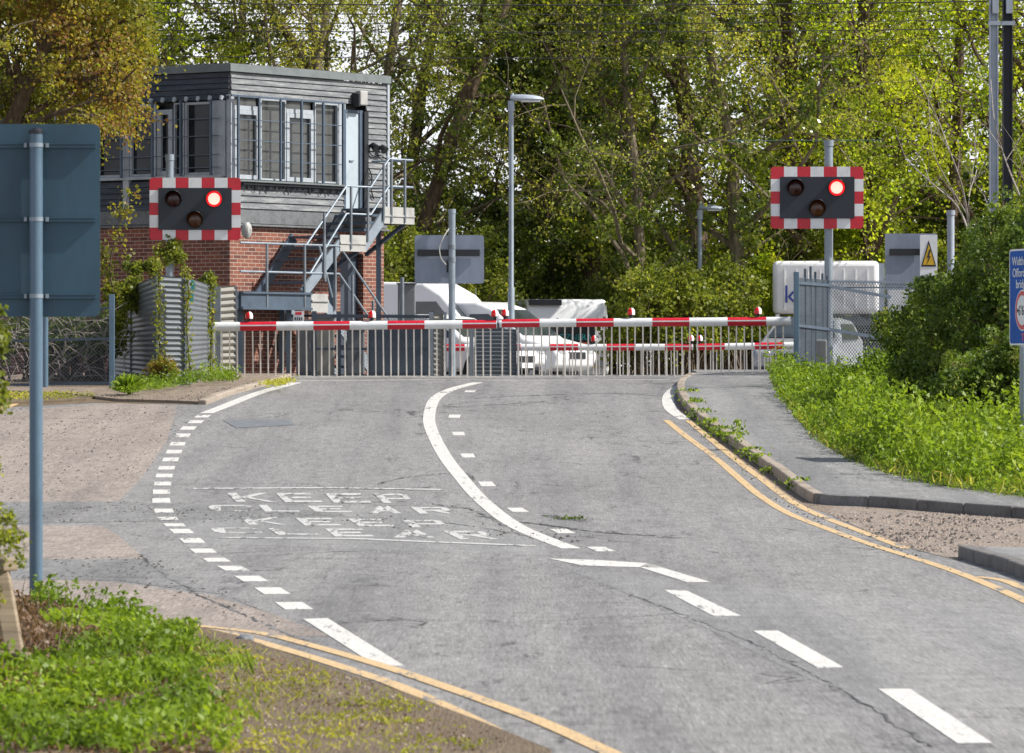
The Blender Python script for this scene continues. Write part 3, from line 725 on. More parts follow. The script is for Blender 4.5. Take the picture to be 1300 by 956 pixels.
w_ = wo + .02
zm1, zm2 = pz(236.5, 2.3, wo), pz(271.5, 2.3, wo); zu1, zu2 = pz(202.5, 3.8, wo), pz(237, 3.8, wo)
rail([(uPa, w_, zr1), (uPb + .55, w_, zr1), (uPb + 2.15, w_, zr1 - 1.42)]); rail([(uPa, w_, zr2), (uPb + .55, w_, zr2), (uPb + 2.15, w_, zr2 - 1.42)])
rail([(pu(388, wo), w_, zr1), (pu(439, wo), w_, zm1), (pu(470, wo), w_, zm1), (pu(493, wo), w_, zu1), (pu(523, wo), w_, zu1)])
rail([(pu(384, wo), w_, zr2), (pu(393, wo), w_, zr2), (pu(439, wo), w_, zm2), (pu(470, wo), w_, zm2), (pu(493, wo), w_, zu2), (pu(523, wo), w_, zu2)])
rail([(pu(404, wo), w_, zr1 - .0), (pu(421, wo), w_, zr1 - 1.0)])
rail([(uUb + .02, w_, zu1), (uUb + .02, wi, zu1)]); rail([(uUb + .02, w_, zu2), (uUb + .02, wi, zu2)])
hr.build('handrail', 'galv', sc, smooth=True)
ps = MB()
def post(px, z0, z1, w=w_ + .03):
    ps = MB(); ps.tube([SB(pu(px, w), w, z0), SB(pu(px, w), w, z1)], .026, 8); ps.build('stanchion', 'galv_dark', sc, smooth=True)
post(339, zP - .28, zr1); post(387, zP - .28, zr1); post(413, zM - .9, zr1 + .0); post(426, zP - .3, zr1)
post(412, zP + .3, pz(271, 2, wo)); post(446, zM - .25, zm1); post(467.5, zM - .1, zm1); post(497.5, zU - .28, zu1); post(514.5, zU - .28, zu1); post(487.5, zU - .25, zu1 - .1)
post(448, gb, zr1 - .55); post(474, gb, zr1 - 1.05)
lg = MB()
for u, w in ((-.9, 1.0), (.5, 1.05), (1.28, 1.05), (1.28, .25), (uMb - .1, .4), (uUb - .1, .4)):
    zz = zP - .3 if u < 1.3 else (zM if u < 3 else zU) - .3
    lg.bar(SB(u, w, gb - .2), SB(u, w, zz), .10); lg.build('support_leg', 'steel_blue', sc); lg = MB()
lg.bar(SB(uUb - .1, .08, zU - .9), SB(uUb - .1, wo - .1, zU - .3), .07); lg.build('brace', 'steel_blue', sc); lg = MB()
lg.bar(SB(uMb - .1, .08, zM - .8), SB(uMb - .1, wo - .1, zM - .3), .07)
lg.build('brace', 'steel_blue', sc)
ms = MB(); sbox(ms, pu(434, wo + .1), pu(436, wo + .1), wo + .1, wo + .13, zP - .6, zP - .3)
# ================================================================== wig-wag signals
def wigwag(px_c, py_t, py_b, px_l, px_r, post_px, post_top, d, postbase, postw, label, rtube=None):
    s = d / F
    base = P(post_px, 0, d); zb_ = postbase
    root = thing('crossing_signal', (base.x, d, zb_), label, 'traffic light', 'wig wag lights of the crossing')
    m = MB(); zt_ = P(0, post_top, d).z
    m.tube([(base.x, d, zb_), (base.x, d, zt_ - .12), (base.x, d, zt_ - .11), (base.x, d, zt_)], [postw, postw, postw * 1.15, postw * 1.15], 14); m.build('post', 'galv', root, smooth=True)
    W = (px_r - px_l) * s; H = (py_b - py_t) * s; cx = P((px_l + px_r) / 2, 0, d).x; cz = P(0, (py_t + py_b) / 2, d).z
    yf = d - postw - .06
    def rr(w, h, r, y, k=5):
        pts = []
        for (sx, sz, a0) in ((1, 1, 0), (-1, 1, 90), (-1, -1, 180), (1, -1, 270)):
            for i in range(k + 1):
                a = math.radians(a0 + 90 * i / k); pts.append((cx + sx * (w / 2 - r) + math.cos(a) * r, y, cz + sz * (h / 2 - r) + math.sin(a) * r))
        return pts
    # striped border: cells laid as blocks around the rim
    bw = .098 * W
    m = MB(); r = .06
    nx_, nz_ = 7, 5
    cells = []
    wc = W / nx_; hc = H / nz_
    for i in range(nx_):
        for j in range(nz_):
            edge_i = i in (0, nx_ - 1); edge_j = j in (0, nz_ - 1)
            if not (edge_i or edge_j): continue
            x0 = cx - W / 2 + i * wc; x1 = x0 + wc; z1 = cz + H / 2 - j * hc; z0 = z1 - hc
            mi = 0 if (i + j) % 2 == 0 else 1
            if edge_i and edge_j:   # rounded corner
                ox = cx - W / 2 if i == 0 else cx + W / 2; oz = cz + H / 2 if j == 0 else cz - H / 2
                sx = 1 if i == 0 else -1; sz = -1 if j == 0 else 1
                pts = [(ox + sx * wc, yf, oz)]
                for k in range(6):
                    a = math.radians(90 * k / 5); pts.append((ox + sx * (r - r * math.sin(a)), yf, oz + sz * (r - r * math.cos(a))))
                pts += [(ox, yf, oz + sz * hc), (ox + sx * wc, yf, oz + sz * hc)]
                m.prism(pts, (0, .02, 0), mi)
            else: m.box(((x0 + x1) / 2, yf + .01, (z0 + z1) / 2), (wc, .02, hc), mi=mi)
    m.build('striped_border', ['red', 'white'], root)
    m = MB(); m.prism(rr(W - 2 * bw, H - 2 * hc * .82, .015, yf - .025), (0, .024, 0)); bd = m.build('backing_board', 'black_board', root)
    m = MB(); m.bar((cx - W * .4, yf + .04, cz + .1), (cx + W * .4, yf + .04, cz + .1), .05, .05); m.bar((cx - W * .4, yf + .04, cz - .15), (cx + W * .4, yf + .04, cz - .15), .05, .05); m.build('bracket', 'galv_dark', root)
    for (lx, lz, kind) in ((-.235, .16, 'off'), (.21, .16, 'on'), (0., -.17, 'amber')):
        x = cx + lx * W; z = cz + lz * H; R = .088 * W
        m = MB(); n = 24; vs = []; fs = []
        prof = [(R * 1.0, 0), (R * 1.12, -.03), (R * 1.12, -.10)]
        # visor: deeper at the top
        for (rad, dy) in ((R * 1.06, 0.), (R * 1.06, 1.)):
            for j in range(n):
                a = 2 * math.pi * j / n
                depth = .03 + .15 * max(0., (math.sin(a) + .55) / 1.55)
                vs.append((x + rad * math.cos(a), yf - .025 - depth * dy, z + rad * math.sin(a)))
        for j in range(n): fs.append((j, (j + 1) % n, n + (j + 1) % n, n + j))
        m.add(vs, fs); h_ = m.build('lamp_hood', 'black', root, smooth=True); sm = h_.modifiers.new('thickness', 'SOLIDIFY'); sm.thickness = .008
        def disc(rad, y, mat, nm, dome):
            m = MB(); rings = 5; vs = [(x, y - dome, z)]; fs = []
            for q in range(1, rings + 1):
                rq = rad * q / rings
                for j in range(n):
                    a = 2 * math.pi * j / n; vs.append((x + rq * math.cos(a), y - dome * (1 - (q / rings) ** 2), z + rq * math.sin(a)))
            for j in range(n): fs.append((0, 1 + j, 1 + (j + 1) % n))
            for q in range(rings - 1):
                for j in range(n): fs.append((1 + q * n + j, 1 + (q + 1) * n + j, 1 + (q + 1) * n + (j + 1) % n, 1 + q * n + (j + 1) % n))
            m.add(vs, fs); return m.build(nm, mat, root, smooth=True)
        if kind == 'on':
            l = disc(R * 1.0, yf - .03, 'lit_ring', 'lens', .02); l['label'] = 'lit red lamp lens'
            m = MB(); 
            disc(R * .74, yf - .05, 'lit_core', 'bulb_glow', .035)
        elif kind == 'amber': disc(R, yf - .03, 'lens_amber', 'lens', .03)
        else: disc(R, yf - .03, 'lens_dark', 'lens', .03)
    return root
wigwag(0, 212, 290.5, 978, 1095.5, 1052, 178, 85.5, gz(85.5), .078, 'crossing signal on grey post behind the right mesh fence, upper right red lamp lit')
wigwag(0, 226, 305, 190.5, 306, 215.5, 196, 85.5, gz(85.5), .07, 'crossing signal rising behind corrugated fence in front of the signal box, red lamp lit')

# ================================================================== barriers
def barrier(xa, xb, ya, yb, thick, d, ybot, red_edges, lamps, pitch, label, pivot_px, mh=1.0, group='half barriers of the level crossing', taper=.92, dmid=None):
    """xa = pivot end, xb = tip (photo columns)"""
    s = d / F
    pa = P(xa, ya, d); pb = P(xb, yb, d)
    piv = P(pivot_px, 0, d); base = Vector((piv.x, d, gz(d)))
    root = thing('crossing_barrier', base, label, 'barrier', group)
    # boom made of hexagonal segments
    m = MB(); n = 10
    cuts = sorted([xa, xb] + [e for r in red_edges for e in r]); R = thick * s / 2
    tt = lambda x: (x - xa) / (xb - xa)
    for a, b2 in zip(cuts, cuts[1:]):
        if b2 - a < .5: continue
        isred = any(r[0] - .1 <= a and b2 <= r[1] + .1 for r in red_edges)
        q0 = pa.lerp(pb, tt(a)); q1 = pa.lerp(pb, tt(b2)); r0 = R * (1 - (1 - taper) * abs(tt(a))); r1 = R * (1 - (1 - taper) * abs(tt(b2)))
        m.tube([q0, q1], [r0, r1], n, mi=1 if isred else 0)
        if isred:
            off = Vector((0, -R * 1.02, R * .18))
            m.bar(q0 + off, q1 + off, .006, .022, mi=2)
    m.build('boom', ['boom_white', 'red', 'white'], root, smooth=True)
    m = MB(); x = min(xa, xb) + pitch * .4
    zb0 = EYE + (HY - ybot) / F * d
    while x < max(xa, xb):
        q = pa.lerp(pb, tt(x)); j = random.uniform(-.008, .008)
        m.bar((q.x, d + .0, q.z - R * .9), (q.x + j + .004, d + random.uniform(-.02, .02), zb0), .025, .01, up=(0, 1, 0)); x += pitch
    m.bar((pa.x, d, zb0 + .008), (pb.x, d, zb0 + .008), .016)
    m.build('hanging_skirt', 'skirt', root)
    for lx in lamps:
        q = pa.lerp(pb, tt(lx)); z = q.z + R
        m = MB(); m.tube([(q.x, d, z - .02), (q.x, d, z + .035), (q.x, d, z + .04), (q.x, d, z + .05)], [.03, .03, .06, .06], 12); lb = m.build('boom_lamp', 'black', root, smooth=True)
        m = MB(); hh = [(0, .062), (.05, .066), (.085, .058), (.11, .035), (.12, .004)]
        m.tube([(q.x, d, z + .05 + h_) for h_, _ in hh], [r_ for _, r_ in hh], 14); m.build('lens', 'lens_red', lb, smooth=True)
        m = MB()
        hh2 = [(-.0, .070), (.055, .072), (.09, .064), (.118, .04), (.13, .004)]
        vs = []; fs = []
        for h_, r_ in hh2:
            for j in range(9):
                a = math.radians(-75 + 150 * j / 8); vs.append((q.x + r_ * math.cos(a), d + .006 + r_ * math.sin(a), z + .05 + h_))
        for i in range(4):
            for j in range(8): fs.append((i * 9 + j, i * 9 + j + 1, i * 9 + 10 + j, i * 9 + 9 + j))
        m.add(vs, fs); m.build('lamp_shield', 'white', lb, smooth=True)
    # pedestal machine
    m = MB(); m.box((base.x, d, base.z + mh / 2), (.42, .5, mh)); pd = m.build('machine_housing', 'cab_grey', root, bevel=.03)
    sgn = -1 if xb > xa else 1
    if mh > .9:
        m = MB(); m.box((base.x + sgn * .45, d, base.z + .95), (.5, .4, .28)); m.build('counterweight', 'cab_navy', root, bevel=.02)
    m = MB(); m.bar((base.x, d, (pa.z)), pa, thick * s * .9, thick * s * .9); m.build('boom_arm', 'galv', root)
    return root
dN = 83.6
barrier(268, 631, 414.8, 411.5, 12.2, dN, 478.6, [(305, 351), (398, 444), (492, 539), (587, 630)], [316, 472, 628], 9.75, 'left near barrier boom lowered in front of the signal box', 258)
barrier(1004, 634, 407.8, 410.5, 11.8, dN, 477.8, [(637, 685), (731.5, 779), (828, 875), (923.5, 972.5)], [641, 801, 962], 9.9, 'right near barrier boom lowered across the right lane to the mesh fence', 1034, .7)
dF = 100.
barrier(545, 880, 441.4, 440.6, 9.4, dF, 486, [(565, 590), (628, 661), (698, 734), (770, 807), (844, 878)], [636, 754, 877], 7.6, 'left far barrier boom seen lower behind the near left boom and the vans', 538)
barrier(1016, 884, 438.5, 440.6, 9.4, dF, 486, [(885, 920), (958, 994)], [888], 7.6, 'right far barrier boom seen low behind the near right boom', 1030, .7)

# ================================================================== big sign seen from behind, left foreground
d = 33.; s = d / F
def sign_back(px0, px1, py0, py1, d, r, mat, name='sign_panel', root=None, t=.004, y=None):
    s = d / F; a = P(px0, py0, d); b2 = P(px1, py1, d); cx, cz = (a.x + b2.x) / 2, (a.z + b2.z) / 2; W, H = b2.x - a.x, a.z - b2.z
    pts = []; y = d if y is None else y
    for (sx, sz, a0) in ((1, 1, 0), (-1, 1, 90), (-1, -1, 180), (1, -1, 270)):
        for i in range(7):
            an = math.radians(a0 + 15 * i); pts.append((cx + sx * (W / 2 - r) + math.cos(an) * r, y, cz + sz * (H / 2 - r) + math.sin(an) * r))
    m = MB(); m.prism(pts, (0, t, 0)); return m.build(name, mat, root)
pb_ = G(45, 778); 
root = thing('road_sign', (P(45.5, 0, 33).x, 33, gz(33)), 'large blue-grey sign board seen from behind on a round post, left foreground', 'road sign')
sign_back(-38, 127, 157.5, 402, 33.06, .045, 'sign_back', root=root)
m = MB(); x = P(45.8, 0, 33).x
m.tube([(x, 33, gz(33) - .2), (x, 33, P(0, 170, 33).z)], .0465, 20); m.build('post', 'post_blue', root, smooth=True)
m = MB(); m.tube([(x, 33, P(0, 170, 33).z + .001), (x, 33, P(0, 166, 33).z), (x, 33, P(0, 163, 33).z)], [.050, .050, .03], 20); m.build('post_cap', 'black', root, smooth=True)
for py in (184.5, 278.5, 376):
    a = P(-30, py, 33.03); b2 = P(122, py, 33.03); m = MB()
    m.box(((a.x + b2.x) / 2, 33.05, a.z), (b2.x - a.x, .016, .036)); m.box(((a.x + b2.x) / 2, 33.038, a.z + .012), (b2.x - a.x, .012, .008)); m.box(((a.x + b2.x) / 2, 33.038, a.z - .012), (b2.x - a.x, .012, .008))
    rl = m.build('mounting_rail', 'sign_back', root)
    m = MB(); m.tube([(x, 33, a.z - .014), (x, 33, a.z + .014)], .050, 20); m.box((x - .075, 33.02, a.z), (.02, .03, .03)); m.box((x + .075, 33.02, a.z), (.02, .03, .03)); m.build('clamp', 'galv', rl, smooth=True)

# grey sign back by the centre
root = thing('road_sign', (P(573.5, 0, 86.5).x, 86.5, gz(86.5)), 'grey sign back with black bracket on tall pole behind the boom, centre', 'road sign')
sign_back(526.5, 614.5, 298.5, 360, 86.62, .05, 'sign_grey', root=root)
m = MB(); x = P(573.8, 0, 86.5).x; m.tube([(x, 86.5, gz(86.5) - .2), (x, 86.5, P(0, 271, 86.5).z)], .064, 14); m.tube([(x, 86.5, P(0, 271, 86.5).z), (x, 86.5, P(0, 265.5, 86.5).z)], .072, 14); m.build('post', 'galv', root, smooth=True)
m = MB(); a = P(530, 321, 86.6); b2 = P(609, 321, 86.6); m.box(((a.x + b2.x) / 2, 86.585, a.z), (b2.x - a.x, .03, .12)); m.box((x - .07, 86.585, P(0, 338, 86.5).z), (.06, .03, .22)); m.build('bracket', 'black', root)
m = MB(); m.tube(smooth_path([P(570, 290, 86.4), P(562, 303, 86.3), (P(558, 315, 86.3)), P(560, 328, 86.3), P(566, 336, 86.4)], 4), .012, 6); m.build('cable', 'cream', root, smooth=True)
m = MB(); m.tube([(x, 86.5, P(0, 316, 86.5).z), (x, 86.5, P(0, 311, 86.5).z)], .072, 14); m.tube([(x, 86.5, P(0, 333, 86.5).z), (x, 86.5, P(0, 327, 86.5).z)], .072, 14); m.build('clamp', 'galv_dark', root, smooth=True)

# right hand sign back with electric warning plate
dS = 88.
root = thing('road_sign', (P(1150, 0, dS).x, dS, gz(dS)), 'grey sign back rising behind the bush beyond the right mesh fence', 'road sign')
sign_back(1123.5, 1190, 296.5, 368, dS, .04, 'sign_grey', root=root)
m = MB(); a = P(1129, 320, dS); b2 = P(1169, 320, dS); m.box(((a.x + b2.x) / 2, dS - .03, a.z), (b2.x - a.x, .03, .12)); m.build('bracket', 'black', root)
m = MB(); x = P(1172, 0, dS).x; m.tube([(x, dS + .09, gz(dS) - .1), (x, dS + .09, P(0, 300, dS).z)], .05, 12); m.build('post', 'galv', root, smooth=True)
dW = dS - .35
root = thing('warning_sign', (P(1179, 0, dW).x, dW, gz(dW)), 'white plate with yellow electric hazard triangle beside the grey sign back', 'warning sign')
m = MB(); a = P(1168, 298, dW); b2 = P(1190, 350, dW); m.box(((a.x + b2.x) / 2, dW, (a.z + b2.z) / 2), (b2.x - a.x, .012, a.z - b2.z)); m.build('plate', 'sign_white', root)
tri = lambda k, y: [(P(1179, 0, dW).x + (dx * k) * dW / F, y, P(0, 328.5, dW).z + dz * k * dW / F) for dx, dz in ((-9.6, -10), (9.6, -10), (0, 23.5))]
m = MB(); m.prism(tri(1, dW - .012), (0, .005, 0)); m.build('triangle_border', 'black', root)
m = MB(); m.prism(tri(.78, dW - .017), (0, .004, 0)); m.build('triangle', 'warn_yellow', root)
bo = [(0.5, 13), (-2.4, 2), (-.2, 2.6), (-2.2, -6.5), (2.6, 4.6), (.4, 4), (2.6, 12)]
m = MB(); m.prism([(P(1179, 0, dW).x + dx * dW / F, dW - .021, P(0, 328.5, dW).z + (dz - 1) * dW / F) for dx, dz in bo], (0, .003, 0)); m.build('lightning_symbol', 'black', root)
m = MB(); x = P(1179, 0, dW).x; m.tube([(x, dW + .05, gz(dW) - .1), (x, dW + .05, P(0, 302, dW).z)], .03, 10); m.build('post', 'galv', root, smooth=True)
m = MB(); x = P(1207, 0, 90).x; m.tube([(x, 90, gz(90) - .1), (x, 90, P(0, 273, 90).z)], .07, 12); m.tube([(x, 90, P(0, 273, 90).z), (x, 90, P(0, 267, 90).z)], .085, 12)
tag(m.build('post', 'mast', smooth=True), 'short pale steel post top rising out of the right bush', 'post')

# blue width limit sign, right edge
dB = 58.5
ax = Vector((.255, -.967, 0)).normalized()            # along the face, left edge to right edge as read
root = thing('width_limit_sign', (P(1299, 0, dB).x, dB, gz(dB)), 'blue width limit sign with red roundel at the right edge of the frame', 'road sign')
nrm = Vector((-.967, -.255, 0)).normalized()
o0 = P(1281.5, 317, dB + .3); BH = 122 * dB / F; BW = .95
def BS(u, v, t=0.): return o0 + ax * u - UP * v + nrm * t
def rr2(u0, u1, v0, v1, r, t):
    pts = []
    for (cu, cv, a0) in ((u1 - r, v1 - r, 0), (u0 + r, v1 - r, 90), (u0 + r, v0 + r, 180), (u1 - r, v0 + r, 270)):
        for i in range(6):
            a = math.radians(a0 + 18 * i); pts.append(BS(cu + math.cos(a) * r, cv + math.sin(a) * r, t))
    return pts
m = MB(); m.prism(rr2(0, BW, 0, BH, .05, 0), -nrm * .004); m.build('panel_edge', 'sign_white', root)
m = MB(); m.prism(rr2(.028, BW - .028, .022, BH - .022, .04, .004), -nrm * .003); m.build('panel', 'sign_blue', root)
def circ(cu, cv, r, t, th, mat, nm):
    m = MB(); m.prism([BS(cu + r * math.cos(a), cv + r * math.sin(a), t) for a in [2 * math.pi * i / 32 for i in range(32)]], -nrm * th); return m.build(nm, mat, root)
circ(.475, .76, .255, .008, .003, 'sign_white', 'roundel_edge'); circ(.475, .76, .24, .011, .002, 'red', 'roundel_ring'); circ(.475, .76, .185, .014, .002, 'sign_white', 'roundel')
def text_on(txt, size, frame, mat, root, name='lettering', align='CENTER', ext=.002):
    cu = bpy.data.curves.new('t', 'FONT'); cu.body = txt; cu.size = size; cu.align_x = align; cu.extrude = ext; cu.resolution_u = 3
    to = bpy.data.objects.new('t', cu); COL.objects.link(to)
    dg = bpy.context.evaluated_depsgraph_get(); me = bpy.data.meshes.new_from_object(to.evaluated_get(dg))
    m = MB(); m.add([frame(v.co.x, v.co.y, v.co.z) for v in me.vertices], [tuple(p.vertices) for p in me.polygons])
    bpy.data.objects.remove(to); bpy.data.curves.remove(cu); bpy.data.meshes.remove(me)
    return m.build(name, mat, root, fix=False)
for txt, v in (('Width limit', .20), ('Offord Mill', .345), ('bridges', .485)):
    text_on(txt, .155, lambda a, b2, c_, v=v: BS(.475 + a, v - b2, .008 + c_), 'sign_white', root)
text_on("6'6\"", .17, lambda a, b2, c_: BS(.475 + a, .82 - b2, .016 + c_), 'black', root)
m = MB()
for sx in (-1, 1): m.prism([BS(.475 + sx * .115, .76, .016), BS(.475 + sx * .175, .73, .016), BS(.475 + sx * .175, .79, .016)], -nrm * .002)
m.build('arrow', 'black', root)
m = MB(); m.prism([BS(.46, 1.14, .006), BS(.46, 1.06, .006), BS(.40, 1.06, .006), BS(.475, 1.04, .006), BS(.55, 1.06, .006), BS(.49, 1.06, .006), BS(.49, 1.14, .006)], -nrm * .002)
m.build('small_arrow', 'red', root)
for u in (.32, .70):
    q = BS(u, 0, -.06); m = MB(); m.tube([(q.x, q.y, gz(q.y) - .2), (q.x, q.y, q.z - .05)], .045, 12); m.build('post', 'galv', root, smooth=True)

# ================================================================== street lamps
def lamp(px, pt, d, headpx, label, r0, r1):
    x = P(px, 0, d).x; z0 = gz(min(d, 199)); zt_ = P(0, pt, d).z; s = d / F
    root = thing('street_lamp', (x, d, z0), label, 'street lamp', 'street lamps beyond the crossing')
    m = MB(); zm = z0 + (zt_ - z0) * .33
    m.tube([(x, d, z0 - .2), (x, d, zm), (x, d, zm + .06), (x, d, zt_ - .05)], [r1, r1, r0, r0], 12); m.build('post', 'galv', root, smooth=True)
    L = (headpx - px) * s; m = MB()
    secs = [(0., .06, .06), (.1, .10, .085), (.35, .15, .10), (.65, .16, .09), (.88, .12, .065), (1., .02, .015)]
    n = 12; vs = []; fs = []
    for t, hw, hh in secs:
        for j in range(n):
            a = 2 * math.pi * j / n; sv = math.sin(a)
            vs.append((x + L * t - .02, d + hw * math.cos(a), zt_ - .02 * t + hh * (sv if sv > 0 else sv * .55)))
    for i in range(len(secs) - 1):
        for j in range(n): fs.append((i * n + j, i * n + (j + 1) % n, (i + 1) * n + (j + 1) % n, (i + 1) * n + j))
    fs += [tuple(range(n)), tuple(range((len(secs) - 1) * n, len(secs) * n))]
    m.add(vs, fs); m.build('lamp_head', 'mast', root, smooth=True)
    m = MB(); m.box((x + L * .58, d, zt_ - .06), (L * .55, .2, .035)); m.build('lamp_glass', 'sign_white', root, bevel=.01)
    m = MB(); m.tube([(x + .02, d, zt_ + .03), (x + .02, d, zt_ + .12)], .035, 10); m.tube([(x, d, zt_ - .28), (x, d, zt_ - .05)], r0 * 1.35, 12); m.build('photocell', 'mast', root, smooth=True)
lamp(649, 125, 104, 692, 'tall street lamp in the centre against the dark trees', .055, .075)
lamp(888.5, 264, 118.5, 920, 'distant short street lamp half hidden in foliage, left of the right signal', .06, .07)

# ================================================================== railway masts and wires
for px, d, w, top, mat, lab in ((1261.5, 92, .15, -60, 'mast', 'pale galvanised railway mast at upper right'), (1279, 93, .17, -60, 'mast_dark', 'dark railway mast right of the pale mast')):
    x = P(px, 0, d).x; zt_ = P(0, top, d).z; zb_ = gz(d); m = MB(); hw = w / 2
    m.box((x - hw, d, (zt_ + zb_) / 2), (.02, w, zt_ - zb_)); m.box((x + hw, d, (zt_ + zb_) / 2), (.02, w, zt_ - zb_)); m.box((x, d - .0, (zt_ + zb_) / 2), (w - .02, .018, zt_ - zb_))
    root = thing('railway_mast', (x, d, zb_), lab, 'mast')
    m.build('column', mat, root)
    m = MB(); m.box((x, d, zb_ + .15), (.5, .5, .3)); m.build('foundation', 'kerb', root)
    m = MB(); m.box((x + .02, d - .15, P(0, 8, d).z), (.12, .12, .3)); m.box((x, d - .13, P(0, 30, d).z), (w * 1.6, .05, .08)); m.build('insulator', 'mast', root)
for i, (yl, yr, d, r) in enumerate(((11, 14, 97, .013), (25, 24, 99, .008), (37, 36, 97, .008), (46, 48, 101, .010), (58, 60, 99, .007), (79, 81, 102, .009))):
    a = P(-900, yl - 8, d); b2 = P(2200, yr - 10, d); mid = [a.lerp(b2, t / 24) - UP * (.55 * 4 * (t / 24) * (1 - t / 24) - .5) for t in range(25)]
    m = MB(); m.tube(mid, r, 5)
    tag(m.build('overhead_wire', 'wire', smooth=True), ['topmost', 'second highest', 'third from the top', 'fourth from the top', 'fifth from the top', 'lowest'][i] + ' of the dark overhead railway wires across the trees', 'wire', 'overhead railway wires')
m = MB(); m.tube([P(925, 178.5, 90), P(1052, 178.2, 90), P(1120, 178, 90)], .007, 5); tag(m.build('overhead_wire', 'teal_wire', smooth=True), 'short greenish wire level with the top of the right signal post', 'wire')

# ================================================================== fences
def ribbed(mb, a, b2, z0a, z1a, z0b, z1b, n, depth=.03, nrm_=None):
    a = Vector(a); b2 = Vector(b2); d_ = (b2 - a).normalized(); nn = nrm_ or Vector((d_.y, -d_.x, 0)); 
    vs = []; k = n * 4
    for i in range(k + 1):
        t = i / k; o = depth * math.sin(2 * math.pi * i / 4 + .4)
        vs.append(Vector((a.x, a.y, z0a + (z1a - z0a) * t)) + nn * o); vs.append(Vector((b2.x, b2.y, z0b + (z1b - z0b) * t)) + nn * o)
    mb.add(vs, [(2 * i, 2 * i + 1, 2 * i + 3, 2 * i + 2) for i in range(k)])
cf = thing('corrugated_fence', (P(215, 0, 80).x, 80, gz(80)), 'grey corrugated steel fence screen draped in ivy left of the barrier', 'fence')
def zc(py, d): return EYE + (HY - py) / F * d
pan = [((146, 84), (200, 79.4), (372, 482), (350, 474)), ((200, 79.4), (236.5, 79.6), (350, 474), (352, 470)), ((236.5, 79.6), (267, 83), (352, 470), (362, 470))]
for (a, da), (b2, db), (t0, b0), (t1, b1) in pan:
    m = MB(); A = P(a, 0, da); B = P(b2, 0, db)
    ribbed(m, (A.x, da, 0), (B.x, db, 0), gz(da), zc(t0, da), gz(db), zc(t1, db), 21 , .009)
    m.build('panel', 'corr', cf, smooth=True, fix=False)
for px, d_, t0 in ((200, 79.4, 349), (236.5, 79.6, 351), (267, 83, 361), (166.5, 82.2, 364)):
    q = P(px, 0, d_); m = MB(); m.bar((q.x, d_ - .03, gz(d_)), (q.x, d_ - .03, zc(t0, d_) + .01), .035, .035); m.build('edge_strip', 'galv', cf)
m = MB(); a = P(245.5, 362, 80.3); m.box(a - Vector((0, .12, 0)), (.06, .01, .16)); m.box(a - Vector((.02, .12, .22)), (.06, .01, .14)); 
tag(m.build('graffiti_mark', 'teal', cf))
# beige louvred panel + post right of it
m = MB(); A = P(277, 0, 85); B = P(299, 0, 85.3); ribbed(m, (A.x, 85, 0), (B.x, 85.3, 0), gz(85), zc(364, 85), gz(85.3), zc(362, 85.3), 14, .02)
lp = thing('ribbed_panel', ((A.x + B.x) / 2, 85.1, gz(85)), 'beige ribbed panel with steel edge posts between corrugated fence and brick wall', 'fence')
m.build('panel', 'panel_beige', lp, smooth=True, fix=False)
m = MB(); q = P(276, 0, 84.9); m.bar((q.x, 84.9, gz(85)), (q.x, 84.9, zc(364, 85)), .12); m.build('post', 'galv_dark', lp); m = MB(); q = P(300, 0, 85.3); m.bar((q.x, 85.3, gz(85)), (q.x, 85.3, zc(363, 85)), .03); m.build('post', 'galv_dark', lp)
# chain link helper
def chain(mb, A, B, z0, z1, sp=.065, t=.0035, wav=0.):
    A = Vector(A); B = Vector(B); L = (B - A).length; d_ = (B - A).normalized(); H = z1 - z0
    k = int((L + H) / sp) + 1
    for i in range(k):
        for s_ in (1, -1):
            x0 = i * sp - (H if s_ == 1 else 0); x1 = x0 + H * 1.0
            if s_ == -1: x0, x1 = i * sp, i * sp - H
            # line from (x0, z0) to (x1, z1), clipped to 0..L
            xa_, xb_ = x0, x1; za_, zb2 = 0., H
            def clip(xa_, za_, xb_, zb2):
                for lim, sg2 in ((0., 1), (L, -1)):
                    ina = (xa_ - lim) * sg2 >= 0; inb = (xb_ - lim) * sg2 >= 0
                    if not ina and not inb: return None
                    if ina != inb:
                        tt_ = (lim - xa_) / (xb_ - xa_); xm = lim; zm_ = za_ + (zb2 - za_) * tt_
                        if ina: xb_, zb2 = xm, zm_
                        else: xa_, za_ = xm, zm_
                return xa_, za_, xb_, zb2
            c_ = clip(xa_, za_, xb_, zb2)
            if c_ and abs(c_[0] - c_[2]) > .01:
                p0 = A + d_ * c_[0] + UP * (z0 + c_[1]); p1 = A + d_ * c_[2] + UP * (z0 + c_[3])
                mb.bar(p0, p1, t, t)
# left chain link fence
dl = 79.2
fl_ = thing('chain_link_fence', (P(60, 0, dl).x, dl, gz(dl)), 'steel chain link fence in front of brambles at the left edge', 'fence')
A = P(-60, 0, dl + .5); B = P(142, 0, dl - .2)
m = MB(); chain(m, (A.x, A.y, 0), (B.x, B.y, 0), gz(dl) + .05, zc(392, dl), t=.004); m.build('mesh', 'wire_galv', fl_)
m = MB()
for py in (430, 486): m.bar((A.x, A.y, zc(py + 4, dl)), (B.x, B.y, zc(py, dl)), .05, .04)
m.bar((A.x, A.y, zc(393, dl)), (B.x, B.y, zc(391, dl)), .03); m.build('rail', 'steel_blue', fl_)
m = MB(); m.bar((B.x, B.y, gz(dl) - .1), (B.x, B.y, zc(374, dl)), .105, .09); m.build('post', 'post_blue', fl_, bevel=.008)
m = MB(); q = P(57.5, 0, dl - .4); m.tube([(q.x, q.y, gz(dl)), (q.x, q.y, zc(403, dl))], .05, 12); m.build('post', 'post_blue', fl_, smooth=True)
